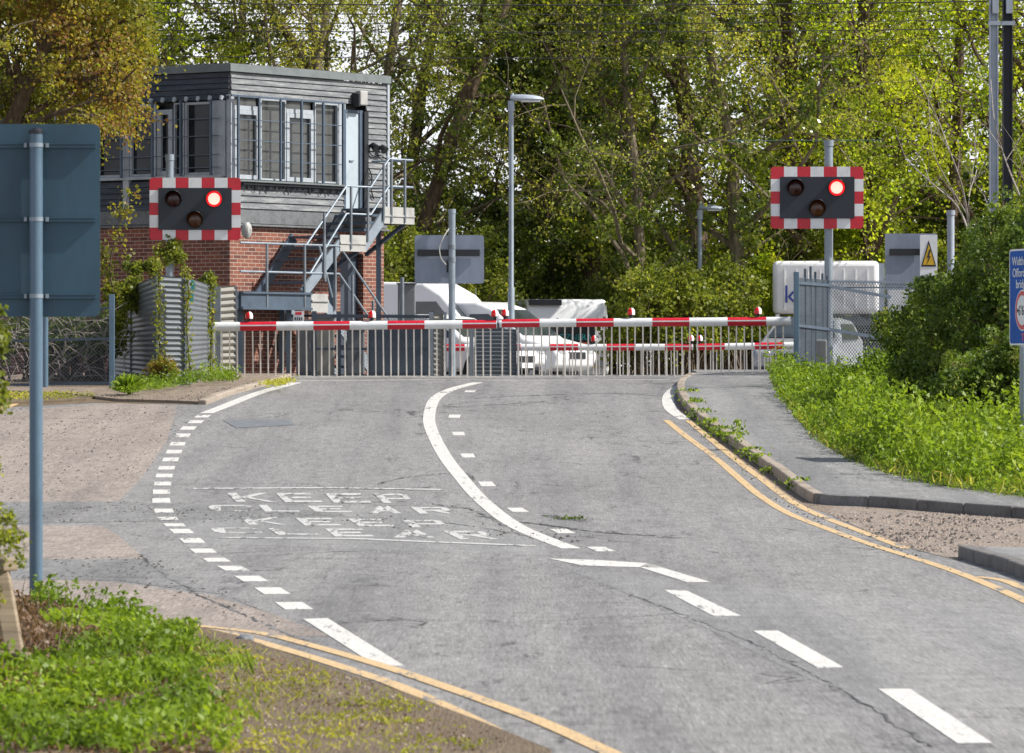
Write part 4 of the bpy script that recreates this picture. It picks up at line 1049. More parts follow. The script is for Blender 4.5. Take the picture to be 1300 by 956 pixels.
# right mesh fence
rf_ = thing('mesh_fence', (P(1010, 0, 82).x, 82, gz(82)), 'blue-grey steel mesh fence with gate bundle beside the right pavement', 'fence')
A = P(1011, 0, 82); C = P(1052, 0, 84.2); B = P(1215, 0, 86.2)
zT = zc(349, 82)
m = MB(); m.bar((A.x, 82, gz(82) - .1), (A.x, 82, zc(345, 82)), .15, .09); m.build('post', 'post_blue', rf_, bevel=.01)
for px, d_, t0 in ((1022, 82.6, 341), (1029, 83., 338), (1035, 83.3, 345), (1044, 83.8, 347), (1050, 84.1, 350)):
    m = MB(); q = P(px, 0, d_); m.bar((q.x, d_, gz(d_)), (q.x, d_, zc(t0, d_)), .05, .04); m.build('post', 'steel_blue', rf_, bevel=.005)
m = MB(); chain(m, (A.x, A.y, 0), (C.x, C.y, 0), gz(82) + .1, zT - .05, (.045), .006); chain(m, (C.x, C.y + .05, 0), (B.x, B.y, 0), gz(84) + .1, zc(356, 85), .07, .007)
m.build('mesh', 'wire_galv', rf_)
m = MB()
m.bar((A.x, A.y - .03, zc(359, 82)), (C.x, C.y, zc(362, 84)), .05); m.bar((A.x, A.y - .03, zc(413, 82)), (C.x, C.y, zc(418, 84)), .05)
m.bar((C.x, C.y, zc(363, 84)), (P(1130, 0, 84.8).x, 84.8, zc(377, 84.8)), .05); m.bar((C.x, C.y, zc(418, 84)), (P(1135, 0, 84.8).x, 84.8, zc(432, 84.8)), .06)
m.bar((C.x, C.y, zc(357, 84)), (B.x, B.y, zc(360, 86)), .03); m.bar((C.x, C.y + .1, zc(365, 84)), (B.x, B.y, zc(364, 86)), .025)
m.build('rail', 'steel_blue', rf_)
# ---- equipment compound between the barrier and the box
dc = 86.8
cc_ = thing('chain_link_fence', (P(470, 0, dc).x, dc, gz(dc)), 'dark chain link fence around the grey cabinets behind the left near boom', 'fence')
A = P(399, 0, dc); B = P(548, 0, dc)
m = MB(); chain(m, (A.x, dc, 0), (B.x, dc, 0), gz(dc), zc(398, dc), .06, .004); m.build('mesh', 'wire_galv', cc_)
m = MB()
m.bar((A.x, dc, zc(401, dc)), (B.x, dc, zc(402, dc)), .06); m.bar((A.x, dc, zc(443, dc)), (B.x, dc, zc(443, dc)), .045); m.build('rail', 'cab_navy', cc_)
for px in (399, 430, 549):
    m = MB(); q = P(px, 0, dc); m.bar((q.x, dc, gz(dc)), (q.x, dc, zc(395, dc)), .085); m.build('post', 'cab_navy', cc_)
def cabinet(px0, px1, pt, d, mat, label, dep=.5, name='equipment_cabinet', door=True):
    a = P(px0, pt, d); b2 = P(px1, pt, d); W = b2.x - a.x; z0 = gz(d); H = a.z - z0; cx = (a.x + b2.x) / 2
    root = thing(name, (cx, d + dep / 2, z0), label, 'cabinet')
    m = MB(); m.box((cx, d + dep / 2, z0 + H / 2), (W, dep, H)); m.build('body', mat, root, bevel=.012)
    m = MB(); m.box((cx, d + dep / 2 - .02, z0 + H + .016), (W + .05, dep + .06, .03)); m.build('lid', mat, root, bevel=.006)
    if door:
        m = MB(); m.box((cx, d - .008, z0 + H * .5), (W * .9, .014, H * .88)); dr = m.build('door', mat, root, bevel=.004)
        m = MB(); m.box((cx + W * .36, d - .025, z0 + H * .55), (.02, .02, .12)); m.build('handle', 'galv', dr)
cabinet(466, 546, 415, 88.2, 'cab_navy', 'wide navy equipment cabinet behind the dark chain link fence')
cabinet(505, 527, 361, 89.6, 'cab_grey', 'tall narrow grey cabinet with pole right of the signal box', .35)
cabinet(376, 397, 408, 88.6, 'cab_grey', 'slim dark cabinet standing against the brick wall under the stair platform', .3)
m = MB(); q = P(510.5, 0, 89.3); m.tube([(q.x, 89.3, gz(89)), (q.x, 89.3, zc(352, 89.3))], .04, 10); tag(m.build('pole', 'galv_dark', smooth=True), 'thin steel pole in front of the tall narrow grey cabinet', 'pole')
# louvred bins / panels
for px0, px1, pt, d_, mat, lab in ((551, 563, 399, 86.2, 'panel_beige', 'narrow ribbed panel beside the dark post left of the centre pole'), (602, 656, 418, 87.5, 'corr', 'grey ribbed screen panel behind the meeting point of the near booms')):
    A = P(px0, 0, d_); B = P(px1, 0, d_); m = MB(); ribbed(m, (A.x, d_, 0), (B.x, d_ + .05, 0), gz(d_), zc(pt, d_), gz(d_), zc(pt, d_), 12, .016)
    rp = thing('ribbed_panel', ((A.x + B.x) / 2, d_, gz(d_)), lab, 'fence'); m.build('panel', mat, rp, smooth=True, fix=False)
    m = MB(); m.bar((B.x + .03, d_ + .03, gz(d_)), (B.x + .03, d_ + .03, zc(pt - 3, d_)), .05); m.build('post', 'galv_dark', rp); m = MB(); m.bar((A.x - .05, d_ + .03, gz(d_)), (A.x - .05, d_ + .03, zc(pt - 3, d_)), .08); m.build('post', 'galv_dark', rp)
cabinet(401, 424, 404, 88.3, 'panel_beige', 'pale meter cabinet under the stair landing behind the left near boom', .3)
cabinet(440, 462, 420, 88.9, 'cab_grey', 'squat grey cabinet left of the wide navy cabinet', .4)
# small white notice under the platform
m = MB(); a = P(379, 402, 88.0); m.box(a, (.2, .015, .2)); nt_ = tag(m.build('notice_board', 'sign_white'), 'small white notice with red patch above the left near boom under the stair platform', 'notice')
m = MB(); m.box(a + Vector((.0, -.012, .06)), (.12, .006, .05)); m.build('red_patch', 'red', nt_)
m = MB()
for k in range(4): m.box(a + Vector((-.06 + k * .04, -.012, -.04)), (.02, .006, .06))
m.build('print', 'black', nt_)
# wall box in the brick wall
m = MB(); a = SB(pu(357), .06, pz(437, 1)); m.box(a, (.22, .14, .26), (T1, N1, UP)); m.build('wall_box', 'cab_grey', box, bevel=.01)

# ================================================================== vehicles
def vehicle(name, loc, heading, prof, W, tum, belt, mat, label, cat, glasses=(), lamps=(), wheels=(), wr=.33, extra=None, bev=.07):
    """prof: closed side outline (x forward, z up); loc is the ground point under the middle"""
    loc = Vector(loc); hd = Vector((math.cos(heading), math.sin(heading), 0)); lt = Vector((-hd.y, hd.x, 0)); H = max(z for _, z in prof)
    def V(x, y, z): return loc + hd * x + lt * y + UP * z
    def hw(z): return W / 2 - tum * max(0., (z - belt) / (H - belt))
    root = thing(name, loc, label, cat)
    m = MB(); n = len(prof)
    vs = [V(x, hw(z), z) for x, z in prof] + [V(x, -hw(z), z) for x, z in prof]
    m.add(vs, [tuple(range(n)), tuple(range(n, 2 * n))[::-1]] + [(i, (i + 1) % n, (i + 1) % n + n, i + n) for i in range(n)])
    m.build('body', mat, root, smooth=True, bevel=bev, bseg=3)
    for g in glasses:
        if g[0] == 'side':
            for sy in (1, -1):
                m = MB(); pts = [V(x, sy * (hw(z) + .006), z) for x, z in g[1]]; m.prism(pts, lt * (sy * .004)); m.build('side_window', 'vglass', root)
        else:
            (xa, za), (xb, zb2), mg = g[1], g[2], g[3]
            dx, dz = xb - xa, zb2 - za; ln = math.hypot(dx, dz); nx2, nz2 = dz / ln, -dx / ln
            if nx2 < 0 and g[0] == 'front': nx2, nz2 = -nx2, -nz2
            if nz2 < 0 and abs(nx2) < .3: nx2, nz2 = -nx2, -nz2
            if g[0] == 'rear' and nx2 > 0: nx2, nz2 = -nx2, -nz2
            o = .012
            pts = [V(xa + nx2 * o, hw(za) - mg, za + nz2 * o), V(xb + nx2 * o, hw(zb2) - mg, zb2 + nz2 * o), V(xb + nx2 * o, -hw(zb2) + mg, zb2 + nz2 * o), V(xa + nx2 * o, -hw(za) + mg, za + nz2 * o)]
            m = MB(); m.prism(pts, (hd * nx2 + UP * nz2) * .004); m.build('windscreen' if g[0] == 'front' else 'rear_window', 'vglass', root)
    for (nm, x, y, z, sx, sy, sz, mt) in lamps:
        m = MB(); m.box(V(x, y, z), (sx, sy, sz), (hd, lt, UP)); m.build(nm, mt, root, bevel=min(sx, sy, sz) * .3)
    for wx in wheels:
        for sy in (1, -1):
            m = MB(); c_ = V(wx, sy * (W / 2 - .10), wr); m.tube([c_ - lt * .11, c_ - lt * .09, c_ + lt * .09, c_ + lt * .11], [wr * .92, wr, wr, wr * .92], 24); w = m.build('wheel', 'tyre', root, smooth=True)
            m = MB(); m.tube([c_ - lt * .118, c_ + lt * .118], wr * .62, 20); m.build('rim', 'rim', w, smooth=True)
    if extra: extra(V, root, hw)
    return root
VANP = [(-2.9, .35), (2.55, .35), (2.85, .45), (2.95, .75), (2.85, 1.02), (1.95, 1.28), (1.1, 2.15), (.6, 2.42), (-2.75, 2.5), (-2.9, 2.35)]
def gr(x, y): return (x, y, gz(min(y, 199)))
def van_extra(V, root, hw):
    m = MB(); m.box(V(2.93, 0, .5), (.08, 1.7, .25), None); 
    m = MB(); m.bar(V(-.6, hw(1.2) + .02, 1.1), V(-.6, hw(2.2) + .012, 2.3), .015, .01); m.bar(V(.15, hw(1.2) + .02, .5), V(.15, hw(1.7) + .015, 1.3), .015, .01); m.build('door_seam', 'cab_grey', root)
    for sy in (1, -1):
        m = MB(); m.box(V(1.45, sy * (hw(1.4) + .16), 1.45), (.08, .2, .3)); m.build('wing_mirror', 'black', root, bevel=.03)
    m = MB(); m.box(V(.5, hw(1.4) + .0, 1.3), (.1, .1, .1)); 
q = P(530, 0, 111)
vehicle('panel_van', gr(q.x, 111), math.radians(-27), VANP, 2.0, .14, 1.2, 'car_white', 'large white panel van queueing right of the signal box', 'van',
    glasses=[('front', (1.88, 1.36), (1.14, 2.08), .10), ('side', [(.45, 1.35), (1.55, 1.35), (.98, 1.98), (.45, 1.98)])],
    lamps=[('headlight', 2.86, .72, .82, .16, .34, .2, 'headlight'), ('headlight', 2.86, -.72, .82, .16, .34, .2, 'headlight'), ('grille', 2.92, 0, .78, .08, .8, .18, 'black'), ('bumper', 2.93, 0, .45, .12, 1.8, .2, 'cab_grey'), ('roof_rack', -1.1, .9, 2.30, 2.4, .03, .05, 'black')],
    wheels=(2.0, -1.9), extra=van_extra)
SMV = [(-2.2, .3), (2.0, .3), (2.25, .42), (2.3, .68), (2.15, .84), (1.25, 1.04), (.35, 1.72), (-.1, 1.82), (-1.9, 1.84), (-2.2, 1.2)]
q = P(634, 0, 103.5)
vehicle('white_car', gr(q.x - 1.2, 103.5), math.radians(-32), [(-2., .28), (1.9, .28), (2.1, .42), (2.12, .62), (1.95, .76), (1.05, .95), (.35, 1.42), (-.2, 1.5), (-1.5, 1.45), (-2.0, .95)], 1.76, .18, .95, 'car_white', 'white car with its headlight showing through the far barrier skirt beside the ribbed screen', 'car',
    glasses=[('front', (.98, 1.0), (.38, 1.39), .12), ('side', [(-1.4, .98), (.85, .98), (.3, 1.34), (-1.3, 1.36)])],
    lamps=[('headlight', 1.98, .66, .62, .24, .32, .17, 'headlight'), ('headlight', 1.98, -.66, .62, .24, .32, .17, 'headlight'), ('grille', 2.1, 0, .52, .05, .7, .14, 'black'), ('number_plate', 2.12, 0, .38, .03, .5, .11, 'sign_white'), ('bumper_vent', 2.08, 0, .32, .06, 1.3, .08, 'black')],
    wheels=(1.35, -1.3), wr=.31)
q = P(690, 0, 109)
vehicle('white_van', gr(q.x - 1.45, 110.5), math.radians(-30), [(-2.6, .35), (2.2, .35), (2.5, .45), (2.6, .72), (2.45, .95), (1.7, 1.12), (.75, 1.82), (.3, 1.97), (-2.5, 2.0), (-2.6, 1.8)], 1.9, .16, 1.15, 'car_white', 'smaller white van behind the large panel van with sloping windscreen', 'van',
    glasses=[('front', (1.62, 1.18), (.8, 1.78), .09), ('side', [(.2, 1.2), (1.35, 1.2), (.7, 1.68), (.2, 1.68)])],
    lamps=[('headlight', 2.48, .68, .78, .2, .34, .2, 'headlight'), ('headlight', 2.48, -.68, .78, .2, .34, .2, 'headlight'), ('grille', 2.56, 0, .72, .06, .8, .16, 'black')],
    wheels=(1.75, -1.7), extra=van_extra)
def bus_extra(V, root, hw):
    m = MB(); m.box(V(2.33, .12, 1.22), (.02, 1.12, .80), (_h, _l, UP)); w = m.build('front_window', 'black', root)
    m = MB(); m.box(V(2.35, .12, .99), (.015, .86, .28), (_h, _l, UP)); m.build('reflected_panel', 'orange', w)  # panel, swoosh and letters are a sign's reflection painted onto the window
    m = MB(); m.prism([V(2.362, -.2, .90), V(2.362, -.2, .87), V(2.362, .2, .95), V(2.362, .5, 1.09), V(2.362, .1, .99)], -_h * .004); m.build('reflected_swoosh', 'sign_white', w)
    text_on('VOZNERA', .21, lambda a, b2, c_: V(2.36 + c_, a + .12, 1.19 + b2), 'teal', w)
    m = MB(); m.box(V(2.33, 0, .55), (.02, 1.75, .08), (_h, _l, UP)); m.build('stripe', 'yellow', root)
    m = MB(); m.box(V(2.345, 0, .72), (.02, 1.2, .12), (_h, _l, UP)); m.build('grille', 'black', root)
    m = MB(); m.box(V(2.36, -.6, .88), (.1, .12, .08), (_h, _l, UP)); m.build('wing_mirror', 'black', root)
    m = MB(); m.box(V(1.9, -.55, 2.12), (.9, .8, .14), (_h, _l, UP)); m.build('roof_vent', 'black', root)
bh = math.radians(-84); _h = Vector((math.cos(bh), math.sin(bh), 0)); _l = Vector((-_h.y, _h.x, 0))
q = P(707, 0, 119)
vehicle('minibus', gr(q.x, 119), bh, [(-2.3, .3), (2.15, .3), (2.3, .4), (2.32, 1.0), (2.26, 2.0), (2.1, 2.2), (-2.2, 2.25), (-2.3, 2.1)], 2.08, .05, 1.2, 'car_white', 'white minibus with yellow stripe and painted orange reflection in its window, facing the crossing', 'minibus',
    lamps=[('headlight', 2.33, .82, .62, .06, .25, .2, 'headlight'), ('headlight', 2.33, -.82, .62, .06, .25, .2, 'headlight')], wheels=(1.4, -1.4), extra=bus_extra, bev=.10)
# silver car right
q = P(985, 0, 106)
vehicle('silver_car', gr(q.x + .75, 106), math.radians(-104), [(-2., .28), (1.95, .28), (2.12, .42), (2.14, .66), (2.0, .82), (1.05, 1.0), (.3, 1.44), (-.3, 1.5), (-1.5, 1.44), (-2.0, .98)], 1.8, .2, .98, 'car_silver', 'silver car facing the crossing under the right far boom', 'car',
    glasses=[('front', (.98, 1.05), (.34, 1.41), .12), ('side', [(-1.4, 1.02), (.85, 1.02), (.25, 1.36), (-1.3, 1.36)])],
    lamps=[('headlight', 2.02, .66, .68, .2, .34, .16, 'headlight'), ('headlight', 2.02, -.66, .68, .2, .34, .16, 'headlight'), ('grille', 2.12, 0, .62, .05, .8, .14, 'black'), ('number_plate', 2.15, 0, .42, .03, .52, .11, 'sign_white'), ('bumper_vent', 2.12, 0, .34, .06, 1.4, .1, 'black')], wheels=(1.35, -1.35), wr=.32)
# lorry
hl = math.radians(-128); LH = Vector((math.cos(hl), math.sin(hl), 0)); LL = Vector((-LH.y, LH.x, 0))
q = P(1050, 0, 116); lz = gz(116)
lorry = thing('lorry', (q.x, 116, lz), 'white box lorry with navy lettering behind the right mesh fence', 'lorry')
def LV(x, y, z): return Vector((q.x, 116, lz)) + Vector((1, -.06, 0)).normalized() * x + Vector((.06, 1, 0)).normalized() * y + UP * z
LX = Vector((1, -.06, 0)).normalized(); LY = Vector((.06, 1, 0)).normalized()
x0, x1 = (981 - 1050) * 116 / F, (1116 - 1050) * 116 / F
z0, z1 = EYE + (HY - 398) / F * 115 - lz, EYE + (HY - 330) / F * 115 - lz
m = MB(); m.box(LV((x0 + x1) / 2, 1.25, (z0 + z1) / 2), (x1 - x0, 2.5, z1 - z0), (LX, LY, UP)); bd_ = m.build('box_body', 'tarp', lorry, smooth=True, bevel=.13, bseg=4)
m = MB(); m.box(LV(x1 + .06, 1.25, (z0 + z1) / 2 + .0), (.14, 2.3, z1 - z0 - .12), (LX, LY, UP)); m.build('headboard', 'mast', lorry)
m = MB()
for i in range(1, 9): 
    xx = x0 + (x1 - x0) * i / 9; m.box(LV(xx, -.01, (z0 + z1) / 2 - .05), (.014, .02, z1 - z0 - .3), (LX, LY, UP))
m.build('curtain_strap', 'tarp', lorry)
text_on('kinder', .62, lambda a, b2, c_: LV(x0 + .27 + a, -.02 - c_, z0 + .28 + b2), 'navy_text', bd_, align='LEFT') if False else text_on('k', .62, lambda a, b2, c_: LV(x0 + .27 + a, -.02 - c_, z0 + .28 + b2), 'navy_text', bd_, align='LEFT')
m = MB(); m.box(LV((x0 + x1) / 2, 1.25, z0 - .16), (x1 - x0 + 1.2, .9, .22), (LX, LY, UP)); m.box(LV(x0 + .4, .15, z0 - .28), (.5, .1, .3), (LX, LY, UP)); m.build('chassis', 'cab_grey', lorry)
m = MB(); m.box(LV(x0 + .12, .02, z0 - .36), (.1, .04, .7), (LX, LY, UP)); m.build('door_frame', 'car_white', lorry)
cx = x1 + 1.2
m = MB(); pr = [(x1 + .2, .5), (x1 + 2.1, .5), (x1 + 2.15, 1.4), (x1 + 1.95, 2.4), (x1 + 1.6, 2.65), (x1 + .2, 2.65)]
m.prism([LV(a, .1, b2) for a, b2 in pr], LY * 2.3); cab = m.build('cab', 'car_white', lorry, smooth=True, bevel=.08, bseg=3)
m = MB(); m.prism([LV(a, .085, b2) for a, b2 in ((x1 + .7, 1.5), (x1 + 1.95, 1.5), (x1 + 1.8, 2.3), (x1 + .7, 2.3))], LY * .01); m.build('cab_window', 'vglass', cab)
for wx in (x0 + .7, x0 + 1.7, x1 + 1.2):
    for yy in (.25, 2.25):
        c_ = LV(wx, yy, .48); m = MB(); m.tube([c_ - LY * .14, c_ - LY * .12, c_ + LY * .12, c_ + LY * .14], [.44, .48, .48, .44], 24); w = m.build('wheel', 'tyre', lorry, smooth=True); m = MB(); m.tube([c_ - LY * .145, c_ + LY * .145], .27, 20); m.build('rim', 'rim', w, smooth=True)

# ================================================================== foreground timber fence, left corner
tf = thing('timber_fence', (P(20, 0, 27).x, 27, gz(27)), 'weathered low timber rail fence in the lower left corner', 'fence')
m = MB(); a = P(0, 705, 26.8); b2 = P(24, 850, 26.2); m.bar(P(-2, 712, 26.8), P(26, 868, 26.2), .10, .08, up=(0, 1, 0)); m.build('post', 'wood', tf, bevel=.008)
m = MB(); m.bar(P(-160, 830, 26.4), P(36, 838, 26.1), .07, .085); m.build('rail', 'wood', tf, bevel=.008)
m = MB(); m.bar(P(-40, 716, 26.9), P(14, 717, 26.7), .12, .07); m.build('post_cap', 'wood', tf, bevel=.008)
m = MB(); m.bar(P(8, 868, 26.5), P(30, 930, 26.5), .1, .1); 
# clod on the verge
m = MB(); 
bm = bmesh.new(); bmesh.ops.create_icosphere(bm, subdivisions=2, radius=.035)
c = G(311, 817); 
for v in bm.verts: v.co = Vector((v.co.x * 1.7, v.co.y * 1.2, v.co.z * .8)) * random.uniform(.85, 1.15) + c + Vector((0, 0, .03))
m.add([v.co for v in bm.verts], [[v.index for v in f.verts] for f in bm.faces]); bm.free()
tag(m.build('stone', 'iron'), 'small dark stone by the left double yellow line', 'stone')
# ================================================================== foliage
def unit(n):
    v = RNG.normal(size=(n, 3)); return v / np.linalg.norm(v, axis=1)[:, None]
def leaf_mesh(name, cen, size, tint, mat, parent=None, loc=(0, 0, 0), up=.0, wid=.42, kind=None, drop=0., axis=None):
    cen = np.asarray(cen, float); n = len(cen); size = np.broadcast_to(size, (n,)) * RNG.uniform(.6, 1.3, n)
    a = unit(n); a[:, 2] += drop; a /= np.linalg.norm(a, axis=1)[:, None]
    if axis is not None: a = axis / np.linalg.norm(axis, axis=1)[:, None]
    nn = unit(n); nn[:, 2] += up
    b = np.cross(a, nn); b /= np.linalg.norm(b, axis=1)[:, None] + 1e-9
    c = np.cross(b, a)
    s = size[:, None]
    v = np.empty((n, 4, 3)); v[:, 0] = cen - a * s * .5; v[:, 2] = cen + a * s * .5 - c * s * .08
    v[:, 1] = cen + b * s * wid - a * s * .08 + c * s * .12; v[:, 3] = cen - b * s * wid - a * s * .08 + c * s * .12
    off = np.array(parent['_w'] if parent is not None else loc, dtype=float); v = (v - off).reshape(-1, 3)
    me = bpy.data.meshes.new(name); me.vertices.add(n * 4); me.vertices.foreach_set('co', v.ravel().astype(np.float32))
    me.loops.add(n * 4); me.loops.foreach_set('vertex_index', np.arange(n * 4, dtype=np.int32))
    me.polygons.add(n); me.polygons.foreach_set('loop_start', np.arange(0, n * 4, 4, dtype=np.int32)); me.polygons.foreach_set('loop_total', np.full(n, 4, np.int32))
    at = me.attributes.new('tint', 'FLOAT', 'POINT'); at.data.foreach_set('value', np.repeat(np.clip(tint, 0, 1), 4).astype(np.float32))
    me.materials.append(M[mat]); me.update(); me.validate()
    o = bpy.data.objects.new(name, me); COL.objects.link(o)
    if parent is not None: o.parent = parent; o['_w'] = parent['_w']
    else: o.location = [float(q) for q in off]; o['_w'] = [float(q) for q in off]
    if kind: o['kind'] = kind
    return o
def clumps(cens, rads, per, shell=.6, flat=1.):
    """leaf points around clump centres plus a per clump tint"""
    cens = np.asarray(cens, float); n = len(cens); d = unit(n * per); r = RNG.uniform(shell, 1, n * per) ** .6
    R = np.repeat(np.broadcast_to(rads, (n,)), per); d[:, 2] *= flat
    p = np.repeat(cens, per, axis=0) + d * (r * R)[:, None]
    t = np.repeat(RNG.uniform(0, 1, n), per) * .55 + RNG.uniform(0, 1, n * per) * .45
    return p, t

def branches(base, H, r0, lean, seed, limbs=11, sub=5, twig=4, spread=1., droop=0., clear=.2, levels=3, upw=.3, zmax=15., xmax=None):
    rs = random.Random(seed); mb = MB(); tips = []; limbpts = []
    def grow(p, d, L, r, lev):
        k = 7 if lev == 0 else (5 if lev < 3 else 3)
        path = [p.copy()]; rad = [r]; q = p.copy(); dd_ = d.normalized()
        for i in range(k):
            wob = Vector((rs.gauss(0, 1), rs.gauss(0, 1), rs.gauss(0, .7))) * (.07 if lev == 0 else .22)
            dd_ = (dd_ + wob + Vector((0, 0, (upw if lev < 2 else -droop) * (.1 if lev == 0 else .22)))).normalized()
            if xmax is not None and lev > 0 and q.x > xmax + rs.gauss(0, .12): break
            q = q + dd_ * (L / k); path.append(q.copy()); rad.append(r * (1 - (i + 1) / k * (.55 if lev == 0 else .75)))
        if len(path) < 3: return
        k = len(path) - 1
        if path[0].z < zmax + 1: mb.tube(path, rad, 9 if lev == 0 else (5 if lev < 2 else 3), caps=False)
        if lev <= 1: limbpts.append((path, rad, lev))
        if lev >= levels:
            tips.append(path); return
        nc = (limbs, sub, twig)[lev] if lev < 3 else twig
        for i in range(nc):
            t = (clear if lev == 0 else .25) + (1 - (clear if lev == 0 else .25)) * (i + rs.random()) / nc
            f = min(t * k, k - .001); j = int(f); pp = path[j].lerp(path[j + 1], f - j)
            if pp.z > zmax: continue
            ax_ = (path[j + 1] - path[j]).normalized(); ph = rs.random() * 6.283
            s1 = ax_.cross(Vector((0.3, .2, 1))).normalized() if abs(ax_.z) < .95 else Vector((1, 0, 0)); s2 = ax_.cross(s1)
            sd_ = s1 * math.cos(ph) + s2 * math.sin(ph)
            nd = ax_ * rs.uniform(.35, .8) + sd_ * rs.uniform(.7, 1.1) * spread
            ln = L * (rs.uniform(.28, .5) * (1.15 - .5 * t)) if lev == 0 else L * rs.uniform(.35, .6)
            grow(pp, nd, ln, max(.006, rad[j] * (.48 if lev == 0 else .5)), lev + 1)
        tips.append(path[-3:])
    grow(Vector(base), Vector(lean), H, r0, 0)
    return mb, tips, limbpts
def tip_leaves(tips, per, jit, zmax=14.5, clusters=2):
    P_ = []; T_ = []
    for path in tips:
        for _ in range(clusters):
            t = random.random() ** .6; f = t * (len(path) - 1.001); j = int(f); q = path[j].lerp(path[j + 1], f - j)
            if q.z > zmax: continue
            P_.append(q)
    if not P_: return np.zeros((0, 3)), np.zeros(0)
    c = np.array([tuple(p) for p in P_]); n = len(c)
    p = np.repeat(c, per, axis=0) + RNG.normal(size=(n * per, 3)) * jit
    # tint varies in wide patches and per leaf
    ph = np.sin(c[:, 0] * 1.7 + c[:, 2] * 1.1) * .5 + .5
    t = np.repeat(.35 * ph + .3 * RNG.uniform(0, 1, n), per) + RNG.uniform(0, .35, n * per)
    return p, t
def ivy_on(limbpts, dens, rad, zmin, zmax, upto=1, tlim=.6):
    cs = []; rs_ = []
    for path, rr, lev in limbpts:
        if lev > upto: continue
        for i in range(len(path) - 1):
            if lev == 1 and i > len(path) * tlim: break
            L = (path[i + 1] - path[i]).length
            for k in range(max(1, int(L * dens * (1 if lev == 0 else .6)))):
                q = path[i].lerp(path[i + 1], random.random())
                if not zmin < q.z < zmax: continue
                o = Vector((random.gauss(0, 1), random.gauss(0, 1), random.gauss(0, .6))) * rad * (.8 if lev == 0 else .4)
                cs.append(tuple(q + o)); rs_.append(random.uniform(.22, .5) * (1 if lev == 0 else .75))
    return np.array(cs), np.array(rs_)
GT = 'woodland trees behind the crossing'
def tree(px, d, H, r0, kind, label, lean=(0, 0, 1), seed=1, ivy=0., leaf=.11, per=14, **kw):
    x = P(px, 0, d).x; z = gz(min(d, 199)); base = (x, d, z)
    root = thing('tree', base, label, 'tree', GT)
    mb, tips, lp = branches(base, H, r0, lean, seed, **kw)
    mb.build('trunk', 'bark' if kind in ('ivy', 'lime', 'maple') else 'bark_pale', root, smooth=True, fix=False)
    mt = {'ivy': 'bush', 'sparse': 'twigleaf', 'lime': 'lime', 'maple': 'maple'}[kind]
    p, t = tip_leaves(tips, per, .13 if kind == 'sparse' else .2, clusters=3 if kind == 'lime' else 2)
    if len(p): leaf_mesh('crown', p, leaf, t, mt, root, up=.4 if kind == 'lime' else .2, wid=.42 if kind != 'sparse' else .34)
    if ivy:
        cs, rs_ = ivy_on(lp, 5 * ivy, .55, z + .3, 13.5)
        if len(cs): p, t = clumps(cs, rs_, 64, .55); leaf_mesh('ivy', p, .10, t, 'ivy', root, up=.3, wid=.5)
    return root
def bush(px, d, W, H, mat, label, group, n=90, per=60, leaf=.11, dep=None, name='bush', z0=None, lump=.32, stems=True, cat='bush', wid=.42, loc=None, topw=.75):
    x = P(px, 0, d).x if loc is None else loc[0]; z = gz(min(d, 199)) if z0 is None else z0; dep = dep or W * .7
    root = thing(name, (x, d, z), label, cat, group)
    u = unit(n * 2); u = u[u[:, 2] > -.35][:n]; r = RNG.uniform(.45, 1.0, len(u)) ** .7
    hgt = np.clip(u[:, 2] * r * .5 + .5, .02, 1)
    c = np.stack([x + u[:, 0] * r * W / 2 * (1 + .25 * np.sin(7 * u[:, 1])), d + u[:, 1] * r * dep / 2, z + hgt * H * (.85 + .15 * np.sin(5 * u[:, 0] + x))], 1)
    p, t = clumps(c, RNG.uniform(.6, 1.3, len(c)) * lump, per, .3)
    p[:, 2] = np.maximum(p[:, 2], z + .03)
    leaf_mesh('foliage', p, leaf, t, mat, root, up=.5, wid=wid)
    if stems:
        m = MB()
        for i in range(int(n * .5)):
            q = c[RNG.integers(len(c))]; b0 = Vector((x + random.uniform(-.3, .3) * W, d + random.uniform(-.2, .2) * dep, z))
            mid = b0.lerp(Vector(q), .5) + Vector((random.gauss(0, .1), random.gauss(0, .1), .1)) * W * .3
            m.tube(smooth_path([b0, mid, Vector(q)], 3), [.025, .024, .02, .018, .014, .01, .006][:7], 4, caps=False)
        m.build('stems', 'bark', root, smooth=True, fix=False)
    return root
# ---- woodland: front row
tree(505, 121, 15, .24, 'ivy', 'ivy covered tree rising just right of the signal box roof', lean=(.12, 0, 1), seed=3, ivy=.9, per=14, limbs=12, leaf=.085)
tree(618, 124, 14, .22, 'sparse', 'leaning thinly leaved tree with bare twigs left of the tall street lamp', lean=(-.38, .05, 1), seed=5, twig=6, ivy=.5, per=7, limbs=13, sub=6, droop=.4, leaf=.085, clear=.1)
tree(668, 128, 15, .30, 'ivy', 'thick dark ivy clad tree directly behind the tall street lamp', lean=(.03, 0, 1), seed=8, ivy=3.0, per=14, limbs=14, leaf=.09)
tree(748, 127, 15, .28, 'ivy', 'dark ivy clad tree right of the street lamp', lean=(.06, 0, 1), seed=9, ivy=2.4, per=13, limbs=13, leaf=.09)
tree(812, 118, 12, .16, 'sparse', 'low spreading twiggy tree with olive buds in the centre right', lean=(.12, -.05, 1), seed=12, twig=6, ivy=.7, per=4, limbs=14, sub=6, droop=.2, leaf=.08, clear=.08)
tree(896, 121, 15, .30, 'ivy', 'tall bare brown trunk left of the right hand signal', lean=(0.01, 0, 1), seed=13, ivy=.7, per=8, limbs=10, clear=.25)
tree(950, 119, 14, .2, 'sparse', 'thinly leaved tree just left of the right signal board', lean=(-.08, 0, 1), seed=15, twig=6, ivy=.9, per=11, limbs=13, leaf=.09, clear=.12)
